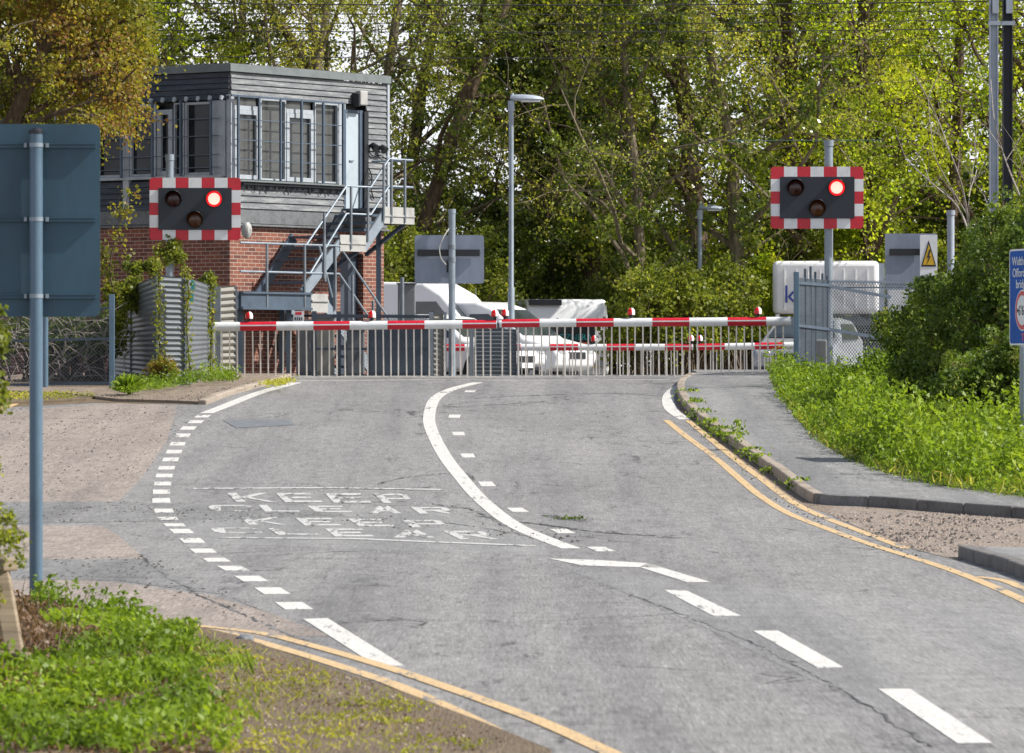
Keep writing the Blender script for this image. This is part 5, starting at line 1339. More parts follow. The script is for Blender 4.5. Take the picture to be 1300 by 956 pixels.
tree(1020, 123, 15, .26, 'lime', 'bright lime green tree above the right signal', lean=(.1, 0, 1), seed=17, ivy=.3, per=13, limbs=13, leaf=.108, clear=.12)
tree(1115, 124, 15, .24, 'lime', 'bright lime green tree between the right signal and the masts', lean=(-.02, 0, 1), seed=19, ivy=.2, per=13, limbs=14, leaf=.108, clear=.08)
tree(1200, 126, 14, .2, 'lime', 'lime green tree behind the short steel post top', lean=(.03, 0, 1), seed=21, ivy=0, per=16, limbs=14, leaf=.105, clear=.08)
tree(1310, 124, 14, .22, 'lime', 'lime green tree behind the two railway masts at the right edge', lean=(-.06, 0, 1), seed=23, ivy=.3, per=16, limbs=14, leaf=.108, clear=.1)
tree(390, 120, 13, .18, 'sparse', 'thinly leaved tree above the middle of the signal box roof', lean=(.05, 0, 1), seed=25, twig=6, ivy=.0, per=11, limbs=12, leaf=.10)
tree(335, 124, 15, .16, 'sparse', 'slender ivy wrapped tree above the left of the signal box roof', lean=(.02, 0, 1), seed=27, twig=6, ivy=.5, per=11, limbs=11, leaf=.10)
tree(238, 123, 15, .26, 'ivy', 'dark ivy clad tree left of the signal box roof behind the bronze maple', lean=(.04, 0, 1), seed=29, ivy=1.1, per=8, limbs=12)
tree(450, 128, 15, .2, 'sparse', 'pale olive tree above the right end of the signal box roof', lean=(.0, 0, 1), seed=31, twig=6, ivy=.4, per=11, limbs=12, leaf=.10)
tree(120, 122, 15, .24, 'lime', 'green tree behind the bronze maple at upper left', lean=(.0, 0, 1), seed=33, ivy=.5, per=8, limbs=12, leaf=.13)
tree(20, 124, 15, .26, 'ivy', 'dark tree behind the bronze maple at the left edge', lean=(.0, 0, 1), seed=35, ivy=1., per=8, limbs=12)
# ---- woodland: second row
for i, (px, d, kind, iv, lab) in enumerate(((700, 141, 'ivy', 2.0, 'dark tree in the second row behind the street lamp'), (738, 140, 'ivy', 1.2, 'dark tree in the second row right of the street lamp'), (520, 143, 'ivy', .5, 'dark tree in the second row right of the signal box'),
        (1005, 142, 'ivy', 1.2, 'dark tree in the second row behind the right signal'), (1080, 140, 'lime', .8, 'green tree in the second row above the lorry'), (1170, 139, 'lime', .7, 'green tree in the second row left of the masts'), (1265, 138, 'lime', .7, 'green tree in the second row behind the masts'),
        (1360, 140, 'ivy', .9, 'dark tree in the second row beyond the right edge'), (160, 145, 'ivy', 1., 'dark tree in the second row at upper left'))):
    tree(px, d, 15.5, .26, kind, lab, seed=60 + i, ivy=iv, per=13, limbs=13, leaf=.12, clear=.1)
# ---- understorey
GU = 'understorey bushes behind the crossing'
ub = [(500, 116, 3.2, 4.2, 'bush', 'shrub right of the stair landing'), (560, 117, 3.4, 4.6, 'bush', 'shrub behind the centre sign back'), (610, 124, 2.8, 3.6, 'ivy', 'dark shrub above the white vans'),
      (680, 127, 3.2, 4.6, 'ivy', 'dark shrub behind the street lamp post'), (740, 128, 3.2, 4.4, 'ivy', 'dark shrub above the minibus'), (800, 124, 2.8, 3.6, 'ivy', 'dark shrub right of the minibus'),
      (845, 114, 2.8, 3.3, 'bush', 'mid green shrub above the far boom tips'), (900, 115, 2.8, 3.5, 'bush', 'shrub left of the silver car'), (950, 119, 2.8, 3.9, 'lime', 'bright shrub behind the silver car'),
      (1010, 123, 3.2, 4.6, 'bush', 'shrub behind the lorry body'), (1080, 123, 3.4, 5.0, 'lime', 'bright shrub above the lorry'), (1150, 125, 3.2, 4.8, 'bush', 'shrub behind the right sign back'), (1220, 127, 3.4, 5., 'lime', 'bright shrub behind the right bush'), (1300, 124, 3.6, 5., 'bush', 'shrub below the railway masts')]
for px, d, W, H, mt, lab in ub: bush(px, d, W, H, mt, lab, GU, n=120, per=90, leaf=.095, lump=.36, topw=.8)
for i, (px, d, W, H, lab) in enumerate(((470, 133, 5, 6.5, 'tall dark thicket behind the signal box'), (590, 134, 5, 5.6, 'tall dark thicket left of the street lamp'), (710, 134, 5, 7.5, 'tall dark thicket behind the street lamp'), (820, 133, 5, 5.6, 'tall dark thicket right of centre'), (925, 134, 5, 5.4, 'tall dark thicket behind the distant lamp'), (1035, 133, 5, 7.5, 'tall dark thicket behind the right signal'), (1150, 131, 5, 8, 'tall dark thicket above the right sign back'), (1260, 128, 5, 8, 'tall dark thicket behind the masts'), (1370, 126, 5, 7, 'tall dark thicket beyond the right edge'), (300, 134, 5, 6, 'tall dark thicket hidden mostly by the signal box'), (150, 132, 6, 7, 'tall dark thicket behind the bronze maple'), (20, 131, 6, 7, 'tall dark thicket at the left edge'))):
    bush(px, d, W, H, 'ivy' if i % 3 else 'bush', lab, GU, n=160, per=80, leaf=.14, lump=.5, stems=False)
# ---- far woodland mass, one object
c = np.stack([RNG.uniform(-26, 26, 1100), RNG.uniform(150, 158, 1100), np.zeros(1100)], 1)
top = 5.2 + 1.4 * np.sin(c[:, 0] * .7) + np.sin(c[:, 0] * 1.9 + 1); c[:, 2] = RNG.uniform(1, 1, 1100) + RNG.uniform(0, 1, 1100) * top
p, t = clumps(c, .7, 42, .3); tag(leaf_mesh('far_woodland', p, .27, t, 'bush', up=.4), kind='stuff')

# ---- bronze maple, upper left, in front of the box
def maple():
    d = 84.5; x = P(-70, 0, d).x; z = gz(d); root = thing('maple_tree', (x, d, z), 'maple with bronze and yellow-green young leaves overhanging the upper left corner', 'tree')
    mb, tips, lp = branches((x, d, z), 8.2, .2, (.20, -.02, 1), 77, limbs=26, sub=7, twig=5, clear=.38, spread=1.15, upw=.1, xmax=-6.62)
    mb2 = MB()
    # only keep boughs that hang over the sign and the box, as in the photograph's crown outline
    mb.build('trunk', 'bark', root, smooth=True, fix=False)
    p, t = tip_leaves(tips, 17, .12, zmax=9.9, clusters=3)
    sx = 650 + F * p[:, 0] / p[:, 1]; sy = HY - F * (p[:, 2] - EYE) / p[:, 1]
    leaf_mesh('crown', p, .07, t, 'maple', root, up=.4, wid=.5)
    return root
maple()
def bough(name, label, pts, r, n, per, leafs, mat, seed, barkm='bark', cat='branch', L=.6, jit=.08, spreadv=1.0):
    """spray of side twigs along a given bough"""
    rs = random.Random(seed); root = thing(name, pts[0], label, cat); m = MB(); path = smooth_path([Vector(p) for p in pts], 5); k = len(path)
    m.tube(path, [r * (1 - .8 * i / k) for i in range(k)], 6, caps=False); tips = []
    for i in range(n):
        j = rs.randint(1, k - 2); q = path[j]; dr = (path[j + 1] - path[j]).normalized() * .6 + Vector((rs.gauss(0, 1), rs.gauss(0, 1), rs.gauss(.2, 1))).normalized() * spreadv
        ln = L * rs.uniform(.4, 1.1); e = q + dr.normalized() * ln; mid = q.lerp(e, .5) + Vector((rs.gauss(0, .05), rs.gauss(0, .05), rs.gauss(0, .05)))
        tw = [q, mid, e]; m.tube(tw, [r * .35, r * .22, r * .1], 4, caps=False); tips.append(tw)
        for _ in range(2):
            e2 = mid + Vector((rs.gauss(0, 1), rs.gauss(0, 1), rs.gauss(0.1, 1))).normalized() * ln * .5; tips.append([mid, mid.lerp(e2, .5), e2]); m.tube([mid, e2], [r * .2, r * .08], 3, caps=False)
    m.build('stems', barkm, root, smooth=True, fix=False)
    if per: p, t = tip_leaves(tips, per, jit, clusters=2); leaf_mesh('foliage', p, leafs, t, mat, root, up=.4, wid=.48)
    return root

# ---- right hedge / big bush
GH = 'bushes along the right verge'
hb = [(1180, 78, 1.5, 1.8, 'bush at the near end of the mesh fence'), (1232, 75, 2.1, 2.8, 'bush below the short steel post'), (1262, 71, 2.4, 3.35, 'tall bush left of the blue sign'), (1312, 69, 2.6, 3.5, 'tall bush behind the blue sign'), (1235, 69, 1.9, 1.35, 'low front part of the right bushes'), (1290, 65, 2.2, 1.6, 'low bush behind the blue sign post'), (1370, 66, 3, 2.4, 'bush beyond the right edge')]
for px, d, W, H, lab in hb: bush(px, d, W, H, 'hedge', lab, GH, n=230, per=85, leaf=.062, lump=.20, dep=2.2, cat='bush')
bush(1135, 81.5, .9, .7, 'hedge', 'dry scrubby bush at the foot of the mesh fence', GH, n=70, per=30, leaf=.05, lump=.14)
# bare pale twigs rising out of the bush
m = MB()
for (pts, r) in (([(1232, 300), (1215, 262), (1180, 230), (1150, 200), (1136, 160)], .022), ([(1232, 300), (1222, 240), (1205, 190), (1190, 150), (1160, 90)], .02), ([(1232, 300), (1230, 250), (1240, 215), (1236, 180)], .014), ([(1226, 270), (1200, 225), (1185, 190), (1178, 120)], .013), ([(1300, 260), (1285, 225), (1272, 190), (1262, 150), (1258, 100)], .02), ([(1290, 235), (1300, 200), (1310, 170)], .014), ([(1262, 290), (1250, 250), (1235, 225), (1240, 190)], .012), ([(1215, 262), (1196, 240), (1165, 236)], .009), ([(1205, 190), (1190, 170), (1168, 160)], .008)):
    pp = smooth_path([P(a, b2, 77 + .6 * math.sin(a)) for a, b2 in pts], 5); m.tube(pp, [r * (1 - .8 * i / len(pp)) for i in range(len(pp))], 5, caps=False)
    for k in range(4):
        j = random.randint(3, len(pp) - 2); e = pp[j] + Vector((random.uniform(-.5, .5), random.uniform(-.3, .3), random.uniform(.2, .7))); m.tube([pp[j], pp[j].lerp(e, .5) + Vector((.03, 0, .03)), e], [r * .4, r * .25, r * .1], 4, caps=False)
sh = thing('bare_shrub', (P(1232, 0, 77).x, 77, gz(77)), 'bare pale grey twiggy shrub rising above the right bush', 'shrub')
m.tube([(P(1232, 0, 77).x, 77, gz(77)), P(1232, 300, 77)], [.05, .03], 6)
m.build('stems', 'bark_grey', sh, smooth=True, fix=False)
# ---- verge vegetation right: nettles and cow parsley as ground cover
def verge_field(name, poly, dens, hmin, hmax, leaf, mat, h0=.11, hump=None, per=16, tint=None, hh=0.12, gap=0):
    poly = [G(q[0], q[1], h0) for q in poly]; xs_ = [p.x for p in poly]; ys_ = [p.y for p in poly]
    bx0, bx1, by0, by1 = min(xs_), max(xs_), min(ys_), max(ys_); n = int((bx1 - bx0) * (by1 - by0) * dens)
    X = RNG.uniform(bx0, bx1, n); Y = RNG.uniform(by0, by1, n); ins = np.zeros(n, bool); j = len(poly) - 1
    for i in range(len(poly)):
        c1 = ((poly[i].y > Y) != (poly[j].y > Y)); xx = (poly[j].x - poly[i].x) * (Y - poly[i].y) / (poly[j].y - poly[i].y + 1e-12) + poly[i].x
        ins ^= c1 & (X < xx); j = i
    if gap: ins &= (np.sin(X * 5.1 + Y * 2.3) * np.sin(Y * 3.7 - X * 2.1) + .6 * np.sin(X * 11 + 1) * np.sin(Y * 7.) + RNG.normal(size=len(X)) * .35) > gap - 1
    X = X[ins]; Y = Y[ins]; n = len(X); Z = np.array([gz(y) for y in Y]) + h0
    Hs = RNG.uniform(hmin, hmax, n) * (.35 + 1.1 * (np.sin(X * 1.7 + Y * .9) * np.sin(Y * .8 - X) * .5 + .5))
    t_ = RNG.uniform(0.02, 1, (n, per)) ** .75; rad = hh * (.3 + t_)
    a = RNG.uniform(0, 6.283, (n, per)); p = np.stack([X[:, None] + np.cos(a) * rad, Y[:, None] + np.sin(a) * rad, Z[:, None] + t_ * Hs[:, None]], 2).reshape(-1, 3)
    cl = .5 + .5 * np.sin(X * 2.3 + 1.2) * np.sin(Y * 1.1)
    t = (np.repeat(cl * .45 + RNG.uniform(0, .25, n), per) + RNG.uniform(0, .3, n * per))
    return tag(leaf_mesh(name, p, leaf, t, mat, up=.9, wid=.3), kind='stuff')
surf('verge', [[G(q[0], q[1], .11) for q in [(987, 480), (990, 497), (1000, 515), (1020, 542), (1060, 574), (1110, 596), (1170, 612), (1230, 622), (1320, 632), (1700, 640), (1700, 500), (1500, 480)]]], .116, 'grassbase')
verge_field('nettles', [(983, 482), (985, 497), (1000, 518), (1025, 548), (1058, 572), (1110, 594), (1170, 611), (1235, 622), (1320, 633), (1480, 645), (1480, 520), (1290, 500), (1160, 485), (1100, 480)], 28, .08, .30, .065, 'nettle', per=18, gap=.6)
verge_field('cow_parsley', [(1056, 545), (1100, 585), (1170, 608), (1235, 618), (1330, 628), (1330, 560), (1200, 530), (1090, 530)], 30, .30, .75, .08, 'parsley', per=22, gap=.6)
verge_field('tall_grass', [(978, 481), (981, 492), (1000, 512), (1080, 520), (1150, 500), (1150, 482)], 40, .25, .55, .06, 'nettle', per=14)
verge_field('verge_edge_grass', [(990, 497), (1000, 520), (1030, 556), (1060, 578), (1110, 600), (1170, 616), (1320, 637), (1320, 628), (1170, 606), (1060, 566), (1010, 520)], 40, .03, .10, .035, 'nettle', per=8, hh=.06)
def blades(name, poly, n, L, h0=.11, mat='nettle', wid=.05, lean=.45):
    poly = [G(q[0], q[1], h0) for q in poly]; bx0, bx1 = min(p.x for p in poly), max(p.x for p in poly); by0, by1 = min(p.y for p in poly), max(p.y for p in poly)
    X = RNG.uniform(bx0, bx1, n * 3); Y = RNG.uniform(by0, by1, n * 3); ins = np.zeros(n * 3, bool); j = len(poly) - 1
    for i in range(len(poly)):
        c1 = ((poly[i].y > Y) != (poly[j].y > Y)); ins ^= c1 & (X < (poly[j].x - poly[i].x) * (Y - poly[i].y) / (poly[j].y - poly[i].y + 1e-12) + poly[i].x); j = i
    ins &= (np.sin(X * 4.3 + Y) * np.sin(Y * 2.9 - X) + RNG.normal(size=n * 3) * .5) > -.2
    X = X[ins][:n]; Y = Y[ins][:n]; m_ = len(X); ax_ = np.stack([RNG.normal(size=m_) * lean, RNG.normal(size=m_) * lean, np.ones(m_)], 1)
    ls = L * RNG.uniform(.5, 1.2, m_); c_ = np.stack([X, Y, np.array([gz(y) for y in Y]) + h0 + ls * .42], 1)
    return tag(leaf_mesh(name, c_, ls, RNG.uniform(0, 1, m_), mat, axis=ax_, wid=wid), kind='stuff')
blades('grass_blades', [(983, 482), (985, 497), (1000, 518), (1025, 548), (1058, 574), (1110, 596), (1170, 613), (1235, 624), (1320, 635), (1320, 560), (1160, 500), (1100, 482)], 1500, .30)
blades('grass_blades', [(45, 772), (140, 776), (240, 800), (290, 826), (330, 862), (350, 900), (300, 960), (-100, 960), (60, 820)], 1300, .11, .03)
blades('dry_grass_blades', [(240, 800), (330, 826), (440, 862), (560, 905), (500, 960), (260, 960)], 900, .07, .03, 'twigleaf', lean=1.)
blades('dry_grass_blades', [(985, 490), (1000, 520), (1030, 556), (1060, 580), (1110, 600), (1170, 616), (1320, 637), (1320, 615), (1170, 600), (1060, 560), (1010, 510)], 1500, .22, .11, 'twigleaf', lean=.9)
# kerb side weeds
GW = 'weeds in the kerb gutter'
for i, (px, py, sc_, lab) in enumerate(((872, 506, .16, 'farthest weed tuft by the right kerb'), (881, 520, .18, 'second farthest weed tuft by the right kerb'), (889, 533, .17, 'third farthest weed tuft by the right kerb'), (901, 546, .18, 'weed tuft by the kerb beyond the tall weed'), (914, 556, .17, 'weed tuft just beyond the tall kerb weed'), (926, 563, .15, 'small tuft touching the tall kerb weed'), (938, 572, .40, 'tall upright weed growing from the right kerb'), (953, 582, .15, 'weed tuft just nearer than the tall kerb weed'), (966, 590, .15, 'weed tuft by the kerb halfway to the corner'), (984, 602, .1, 'tiny weed near the pavement corner'), (1015, 622, .14, 'nearest flat weed by the pavement corner'))):
    q = G(px, py); root = thing('weed', q, lab, 'weed', GW); n = 130
    up_ = np.stack([RNG.normal(size=n) * .09 * (1 if sc_ < .3 else .8), RNG.normal(size=n) * .16, RNG.uniform(0, 1, n) ** .7 * sc_], 1)
    if sc_ > .3: up_[:, :2] *= (1 - .6 * up_[:, 2:] / sc_)
    leaf_mesh('leaves', up_ + np.array(tuple(q)), .055, RNG.uniform(0, 1, n), 'nettle', root, up=.3, wid=.3, drop=.4)
for (px, py, k) in ((725, 660, 'small mossy weed in the worn patch of the carriageway'),):
    q = G(px, py); root = thing('weed', q, k, 'weed'); leaf_mesh('leaves', np.array(tuple(q)) + np.stack([RNG.normal(size=60) * .09, RNG.normal(size=60) * .12, RNG.uniform(0, .04, 60)], 1), .035, RNG.uniform(0, .5, 60), 'hedge', root)
# ---- left side plants
def dock(px, py, label, R=.35, n=34, H=.35, L=.32, wid=.16):
    q = G(px, py); q.z += .08; root = thing('dock_plant', q, label, 'plant'); a = RNG.uniform(0, 6.283, n); el = RNG.uniform(.25, 1.3, n)
    ax_ = np.stack([np.cos(a) * np.cos(el), np.sin(a) * np.cos(el), np.sin(el)], 1); c = np.array(tuple(q)) + ax_ * L * RNG.uniform(.5, 1., n)[:, None] * .7
    leaf_mesh('leaves', c, L, RNG.uniform(.2, .8, n), 'nettle', root, wid=wid, up=1., axis=ax_)
dock(163, 505, 'broad leaved dock plant at the foot of the steel fence post', n=90, L=.30); dock(224, 488, 'small dock plant below the corrugated fence', n=50, L=.2); dock(290, 487, 'small green plant at the foot of the beige ribbed panel', n=40, L=.18)
verge_field('grass', [(150, 500), (200, 497), (262, 486), (300, 484), (300, 478), (262, 476), (200, 482), (150, 488)], 60, .05, .22, .045, 'nettle', per=10)
verge_field('grass', [(330, 488), (372, 480), (376, 484), (345, 494)], 60, .03, .14, .04, 'twigleaf', per=10)
verge_field('grass', [(-50, 512), (60, 508), (120, 505), (110, 498), (-50, 500)], 50, .02, .07, .04, 'twigleaf', h0=.03, per=6)
def ivy_strand(pts, d, wid_, n, label, leaf=.05, mat='bush', cat='ivy', sc_=1):
    path = smooth_path([P(a, b2, d) for a, b2 in pts], 6); root = thing('ivy', path[-1], label, cat); m = MB(); m.tube(path, .012, 5, caps=False); m.build('stem', 'bark', root, fix=False)
    idx = RNG.integers(0, len(path), n); c = np.array([tuple(path[i]) for i in idx]) + np.stack([RNG.normal(size=n) * wid_, -abs(RNG.normal(size=n)) * .05, RNG.normal(size=n) * .07], 1)
    leaf_mesh('leaves', c, leaf, RNG.uniform(0.2, 1, n), mat, root, up=.2, wid=.5)
ivy_strand([(201, 350), (203, 385), (201, 415), (204, 455), (202, 470)], 79.3, .055, 420, 'ivy strand down the left seam of the corrugated fence', mat='bush')
ivy_strand([(237, 345), (239, 375), (237, 410), (241, 470)], 79.4, .05, 330, 'ivy strand down the right seam of the corrugated fence', mat='bush')
ivy_strand([(268, 355), (266, 385), (268, 420), (267, 470)], 82.7, .06, 420, 'ivy strand down the right end of the corrugated fence', mat='bush')
bush(160, 81.5, .7, .9, 'bush', 'ivy clump hanging over the fence post beside the big sign', None, n=40, per=60, leaf=.06, z0=zc(412, 81.5), lump=.13, name='ivy', cat='ivy', dep=.5, stems=False)
bush(148, 80.6, .5, 1.2, 'bush', 'ivy column against the blue-grey fence post', None, n=30, per=40, leaf=.055, z0=zc(470, 81), lump=.12, name='ivy', cat='ivy', dep=.4, stems=False)
bush(184, 80.6, .6, .3, 'bush', 'ivy crowning the top of the corrugated fence left of the signal post', None, n=20, per=45, leaf=.06, z0=zc(352, 81), lump=.11, name='ivy', cat='ivy', dep=.3, stems=False)
bush(216, 85.4, .5, .9, 'bush', 'ivy at the base of the left signal post', None, n=24, per=40, leaf=.06, z0=zc(352, 85), lump=.12, name='ivy', cat='ivy', dep=.4, stems=False)
bush(266, 83.2, .35, .35, 'bush', 'ivy tuft on the right corner of the corrugated fence', None, n=16, per=40, leaf=.06, z0=zc(372, 83), lump=.1, name='ivy', cat='ivy', dep=.3, stems=False)
bush(207, 79.0, .5, .45, 'maple', 'reddish dead bramble at the foot of the corrugated fence', None, n=34, per=30, leaf=.045, lump=.12, z0=gz(79) + .12, dep=.3)
# brambles behind the left chain link fence
for px, W, lab in ((-20, 1.6, 'bramble thicket behind the chain link fence at the left edge'), (60, 1.4, 'bramble thicket behind the chain link fence below the big sign'), (118, 1.2, 'bramble thicket behind the chain link fence beside its end post')):
    bush(px, 81.4, W, 1.5, 'hedge', lab, None, n=90, per=26, leaf=.06, lump=.16, dep=1.0)
    m = MB()
    for k in range(46):
        a = P(px + random.uniform(-45, 45), random.uniform(405, 490), 80.3); e = a + Vector((random.uniform(-.6, .6), random.uniform(-.2, .2), random.uniform(-.5, .5)))
        m.tube(smooth_path([a, a.lerp(e, .5) + Vector((0, 0, random.uniform(0, .15))), e], 3), .006, 4, caps=False)
    tag(m.build('dead_canes', 'bark_grey', fix=False), 'tangle of dead grey canes in the ' + lab.split(' behind')[0] + lab[lab.index(' behind'):].replace(' behind the chain link fence', ''), 'canes')
# sapling twigs in front of the box, left (bronze leaves low)
bough('sapling', 'bronze leaved sapling twigs above the ivy right of the big sign', [P(150, 400, 80.8), P(140, 340, 81), P(150, 290, 81), P(165, 245, 81)], .02, 16, 5, .07, 'maple', 4, L=.4)
if 0: bough('sapling', 'thin bronze sapling in front of the left brick wall', [P(180, 350, 82), P(172, 300, 82), P(185, 265, 82), P(178, 225, 82)], .015, 12, 4, .07, 'maple', 5, L=.35)
# overhanging sprays of the maple toward the signal
def stones(name, poly, n, r0, r1, h0, mat, edge=None):
    poly = [G(q[0], q[1]) for q in poly]; bx0, bx1 = min(p.x for p in poly), max(p.x for p in poly); by0, by1 = min(p.y for p in poly), max(p.y for p in poly)
    X = RNG.uniform(bx0, bx1, n * 3); Y = RNG.uniform(by0, by1, n * 3); ins = np.zeros(n * 3, bool); j = len(poly) - 1
    for i in range(len(poly)):
        c1 = ((poly[i].y > Y) != (poly[j].y > Y)); ins ^= c1 & (X < (poly[j].x - poly[i].x) * (Y - poly[i].y) / (poly[j].y - poly[i].y + 1e-12) + poly[i].x); j = i
    ins &= (np.sin(X * 2.3 + Y * .6) * np.sin(Y * 1.3 - X) + RNG.normal(size=n * 3) * .6) > -.1
    X = X[ins][:n]; Y = Y[ins][:n]; m = MB(); vs = []; fs = []
    for x, y in zip(X, Y):
        r = r0 + (r1 - r0) * random.random() ** 3; o = len(vs); z = gz(y) + h0; k = [random.uniform(.7, 1.3) for _ in range(6)]
        vs += [(x + r * k[0], y, z), (x, y + r * k[1], z), (x - r * k[2], y, z), (x, y - r * k[3], z), (x + r * .2, y, z + r * k[4] * .8), (x, y, z - .003)]
        for q in range(4): fs += [(o + q, o + (q + 1) % 4, o + 4), (o + (q + 1) % 4, o + q, o + 5)]
    m.add(vs, fs); return tag(m.build(name, mat, loc=(0, 0, 0), fix=False), kind='stuff')
M['stone_pale'] = simple('pale_stones', (.30, .24, .20), .9, dirt=.6, dscale=2); M['stone_dark'] = simple('dark_grit', (.09, .08, .075), .9, dirt=.5)
gpoly = [(1050, 652), (1100, 646), (1200, 652), (1420, 664), (1420, 712), (1236, 704), (1180, 702), (1110, 682)]
stones('gravel_stones', gpoly, 2600, .006, .022, .006, 'stone_pale'); stones('gravel_stones', gpoly, 1200, .008, .03, .006, 'stone_dark')
stones('road_grit', [(866, 498), (873, 513), (887, 528), (931, 563), (984, 600), (1046, 643), (1120, 680), (1170, 705), (1240, 735), (1160, 712), (1060, 680), (1000, 648), (930, 590), (862, 530)], 900, .006, .02, .005, 'stone_dark')
stones('road_grit', [(150, 637), (420, 650), (640, 668), (760, 676), (740, 690), (400, 664), (0, 664), (0, 640)], 800, .005, .022, .006, 'stone_dark')
stones('road_grit', [(100, 700), (200, 712), (330, 772), (380, 800), (300, 790), (150, 735), (0, 735)], 700, .004, .018, .006, 'stone_dark')
stones('road_grit', [(0, 520), (240, 516), (220, 560), (190, 600), (0, 640)], 700, .005, .018, .006, 'stone_dark')
stones('verge_stones', [(255, 812), (330, 832), (430, 864), (560, 910), (640, 960), (280, 960)], 900, .004, .016, .031, 'stone_pale')
stones('verge_stones', [(90, 506), (150, 504), (258, 500), (340, 484), (345, 490), (262, 512), (150, 512)], 700, .006, .02, .047, 'stone_dark')
# ---- foreground left verge
surf('verge', [[G(*q) for q in [(-700, 745), (60, 768), (150, 783), (235, 797), (300, 812), (360, 834), (430, 858), (520, 888), (640, 935), (700, 960), (700, 1010), (-700, 1010)]]], .03, 'earth', skirt=.03)
verge_field('nettles', [(45, 772), (140, 776), (195, 787), (235, 801), (245, 820), (248, 850), (262, 885), (300, 960), (-200, 960), (-200, 860), (40, 850), (110, 826), (60, 800)], 210, .04, .20, .045, 'nettle', h0=.03, per=14, hh=.06, gap=1.15)
verge_field('low_grass', [(235, 820), (300, 826), (380, 850), (440, 866), (560, 910), (640, 960), (200, 960)], 120, .01, .04, .022, 'twigleaf', h0=.03, per=8, hh=.05, gap=1.2)
verge_field('low_grass', [(245, 812), (300, 822), (330, 850), (250, 850)], 160, .01, .06, .024, 'nettle', h0=.03, per=8, hh=.04)
verge_field('leaf_litter', [(50, 780), (190, 792), (245, 812), (300, 960), (-100, 960), (60, 840)], 90, .0, .04, .03, 'deadleaf', h0=.032, per=6)
verge_field('leaf_litter', [(-100, 772), (45, 770), (110, 800), (120, 850), (40, 880), (-100, 960)], 300, .01, .1, .04, 'deadleaf', h0=.03, per=8)
verge_field('leaf_litter', [(330, 834), (430, 862), (520, 892), (640, 940), (560, 960), (300, 880), (260, 850)], 60, .0, .01, .018, 'deadleaf', h0=.032, per=4)
m = MB()
for k in range(70):
    a = G(random.uniform(-20, 110), random.uniform(775, 870)); e = a + Vector((random.uniform(-.15, .15), random.uniform(-.15, .15), random.uniform(.08, .35)))
    m.tube([a, a.lerp(e, .5) + Vector((random.uniform(-.03, .03), 0, .03)), e], [.004, .003, .0015], 4, caps=False)
tag(m.build('dead_stems', 'bark_pale', fix=False), kind='stuff')
bough('bramble_twig', 'leafy bramble twig at the left edge above the timber fence', [P(-25, 760, 27), P(-10, 640, 27), P(-6, 540, 27.1), P(-12, 450, 27.2), P(-20, 400, 27.2)], .010, 26, 7, .034, 'bush', 6, 'bark_pale', 'bramble', L=.14, jit=.02)
bough('bramble_twig', 'arching bramble twig across the timber fence top', [P(-30, 800, 26.5), P(0, 690, 26.5), P(15, 660, 26.6), P(35, 700, 26.5)], .007, 12, 5, .03, 'bush', 7, 'bark_pale', 'bramble', L=.1, jit=.02)

# ================================================================== light, sky, camera
EL, AZ = math.radians(44), (math.cos(math.radians(-7)), math.sin(math.radians(-7)))   # sun to the right
sdir = Vector((AZ[0] * math.cos(EL), AZ[1] * math.cos(EL), math.sin(EL)))
sl = bpy.data.lights.new('sun', 'SUN'); sl.energy = 5.0; sl.angle = math.radians(.55); sl.color = (1, .955, .88)
so = bpy.data.objects.new('sun', sl); COL.objects.link(so); so.rotation_euler = sdir.to_track_quat('Z', 'Y').to_euler()
w = bpy.data.worlds.new('World'); S.world = w; w.use_nodes = True; nt = w.node_tree; nt.nodes.clear()
out = nt.nodes.new('ShaderNodeOutputWorld'); bg = nt.nodes.new('ShaderNodeBackground'); sky = nt.nodes.new('ShaderNodeTexSky')
sky.sky_type = 'NISHITA'; sky.sun_disc = False; sky.sun_elevation = EL; sky.sun_rotation = math.atan2(sdir.x, sdir.y); sky.air_density = 1.; sky.dust_density = 2.5; sky.ozone_density = 1.
g = nt.nodes.new('ShaderNodeTexCoord'); nz = nt.nodes.new('ShaderNodeTexNoise'); nz.inputs['Scale'].default_value = 2.6; nz.inputs['Detail'].default_value = 7; nz.inputs['Roughness'].default_value = .6
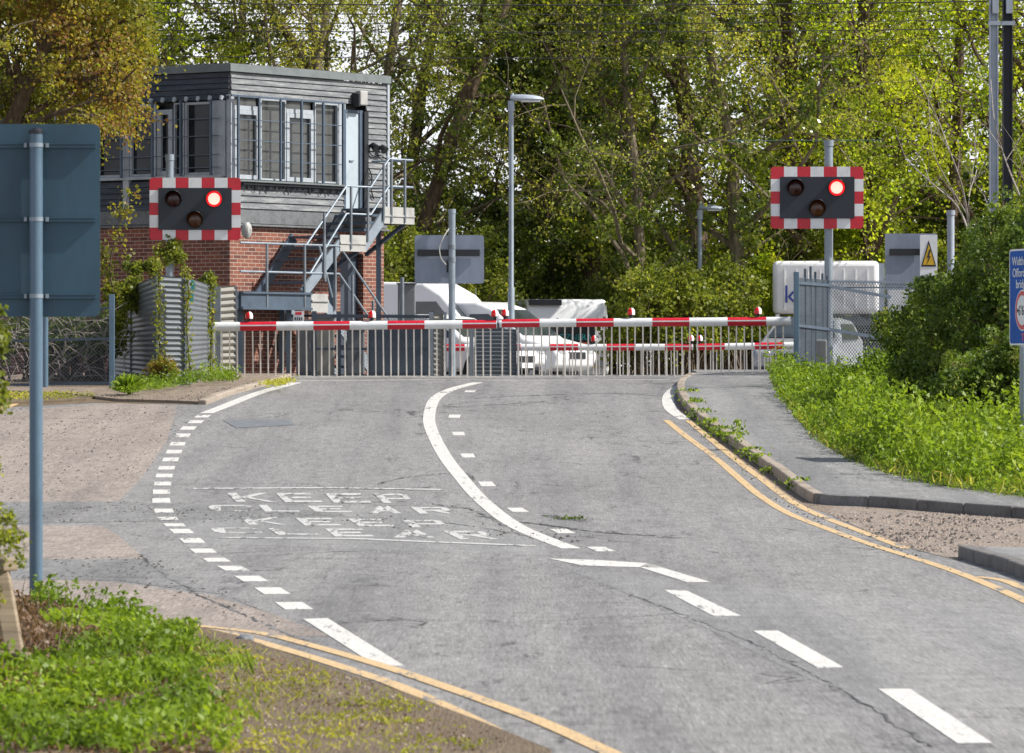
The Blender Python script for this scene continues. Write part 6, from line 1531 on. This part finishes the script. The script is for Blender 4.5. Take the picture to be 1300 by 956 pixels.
mp = nt.nodes.new('ShaderNodeMapping'); mp.inputs['Scale'].default_value = (1, 1, 2.6); nt.links.new(g.outputs['Generated'], mp.inputs[0]); nt.links.new(mp.outputs[0], nz.inputs['Vector'])
sz = nt.nodes.new('ShaderNodeSeparateXYZ'); nt.links.new(g.outputs['Generated'], sz.inputs[0])
mr = nt.nodes.new('ShaderNodeMapRange'); mr.inputs['From Min'].default_value = .12; mr.inputs['From Max'].default_value = .45; mr.inputs['To Min'].default_value = .28; mr.inputs['To Max'].default_value = -.12
nt.links.new(sz.outputs[2], mr.inputs[0]); ad = nt.nodes.new('ShaderNodeMath'); ad.operation = 'ADD'; nt.links.new(nz.outputs[0], ad.inputs[0]); nt.links.new(mr.outputs[0], ad.inputs[1])
r = nt.nodes.new('ShaderNodeValToRGB'); r.color_ramp.elements[0].position = .44; r.color_ramp.elements[0].color = (0, 0, 0, 1); r.color_ramp.elements[1].position = .62; nt.links.new(ad.outputs[0], r.inputs[0])
mx = nt.nodes.new('ShaderNodeMix'); mx.data_type = 'RGBA'; nt.links.new(r.outputs[0], mx.inputs[0]); nt.links.new(sky.outputs[0], mx.inputs[6]); mx.inputs[7].default_value = (10.5, 10.8, 11.4, 1)
nt.links.new(mx.outputs[2], bg.inputs[0]); bg.inputs[1].default_value = .08; nt.links.new(bg.outputs[0], out.inputs[0])
cam = bpy.data.cameras.new('camera'); co = bpy.data.objects.new('camera', cam); COL.objects.link(co); S.camera = co
co.location = (0, 0, EYE); co.rotation_euler = (math.radians(90), 0, 0)
cam.sensor_width = 36; cam.lens = 36 * F / 1300; cam.shift_y = (HY - 478) / 1300; cam.clip_end = 6000; cam.clip_start = .5
cam.dof.use_dof = True; cam.dof.focus_distance = 78; cam.dof.aperture_fstop = 11
S.view_settings.view_transform = 'Standard'; S.view_settings.look = 'None'; S.view_settings.exposure = .38; S.view_settings.gamma = 1
S.render.engine = 'CYCLES'; S.cycles.max_bounces = 6; S.cycles.transparent_max_bounces = 4
for o in bpy.data.objects:
    if '_w' in o: del o['_w']
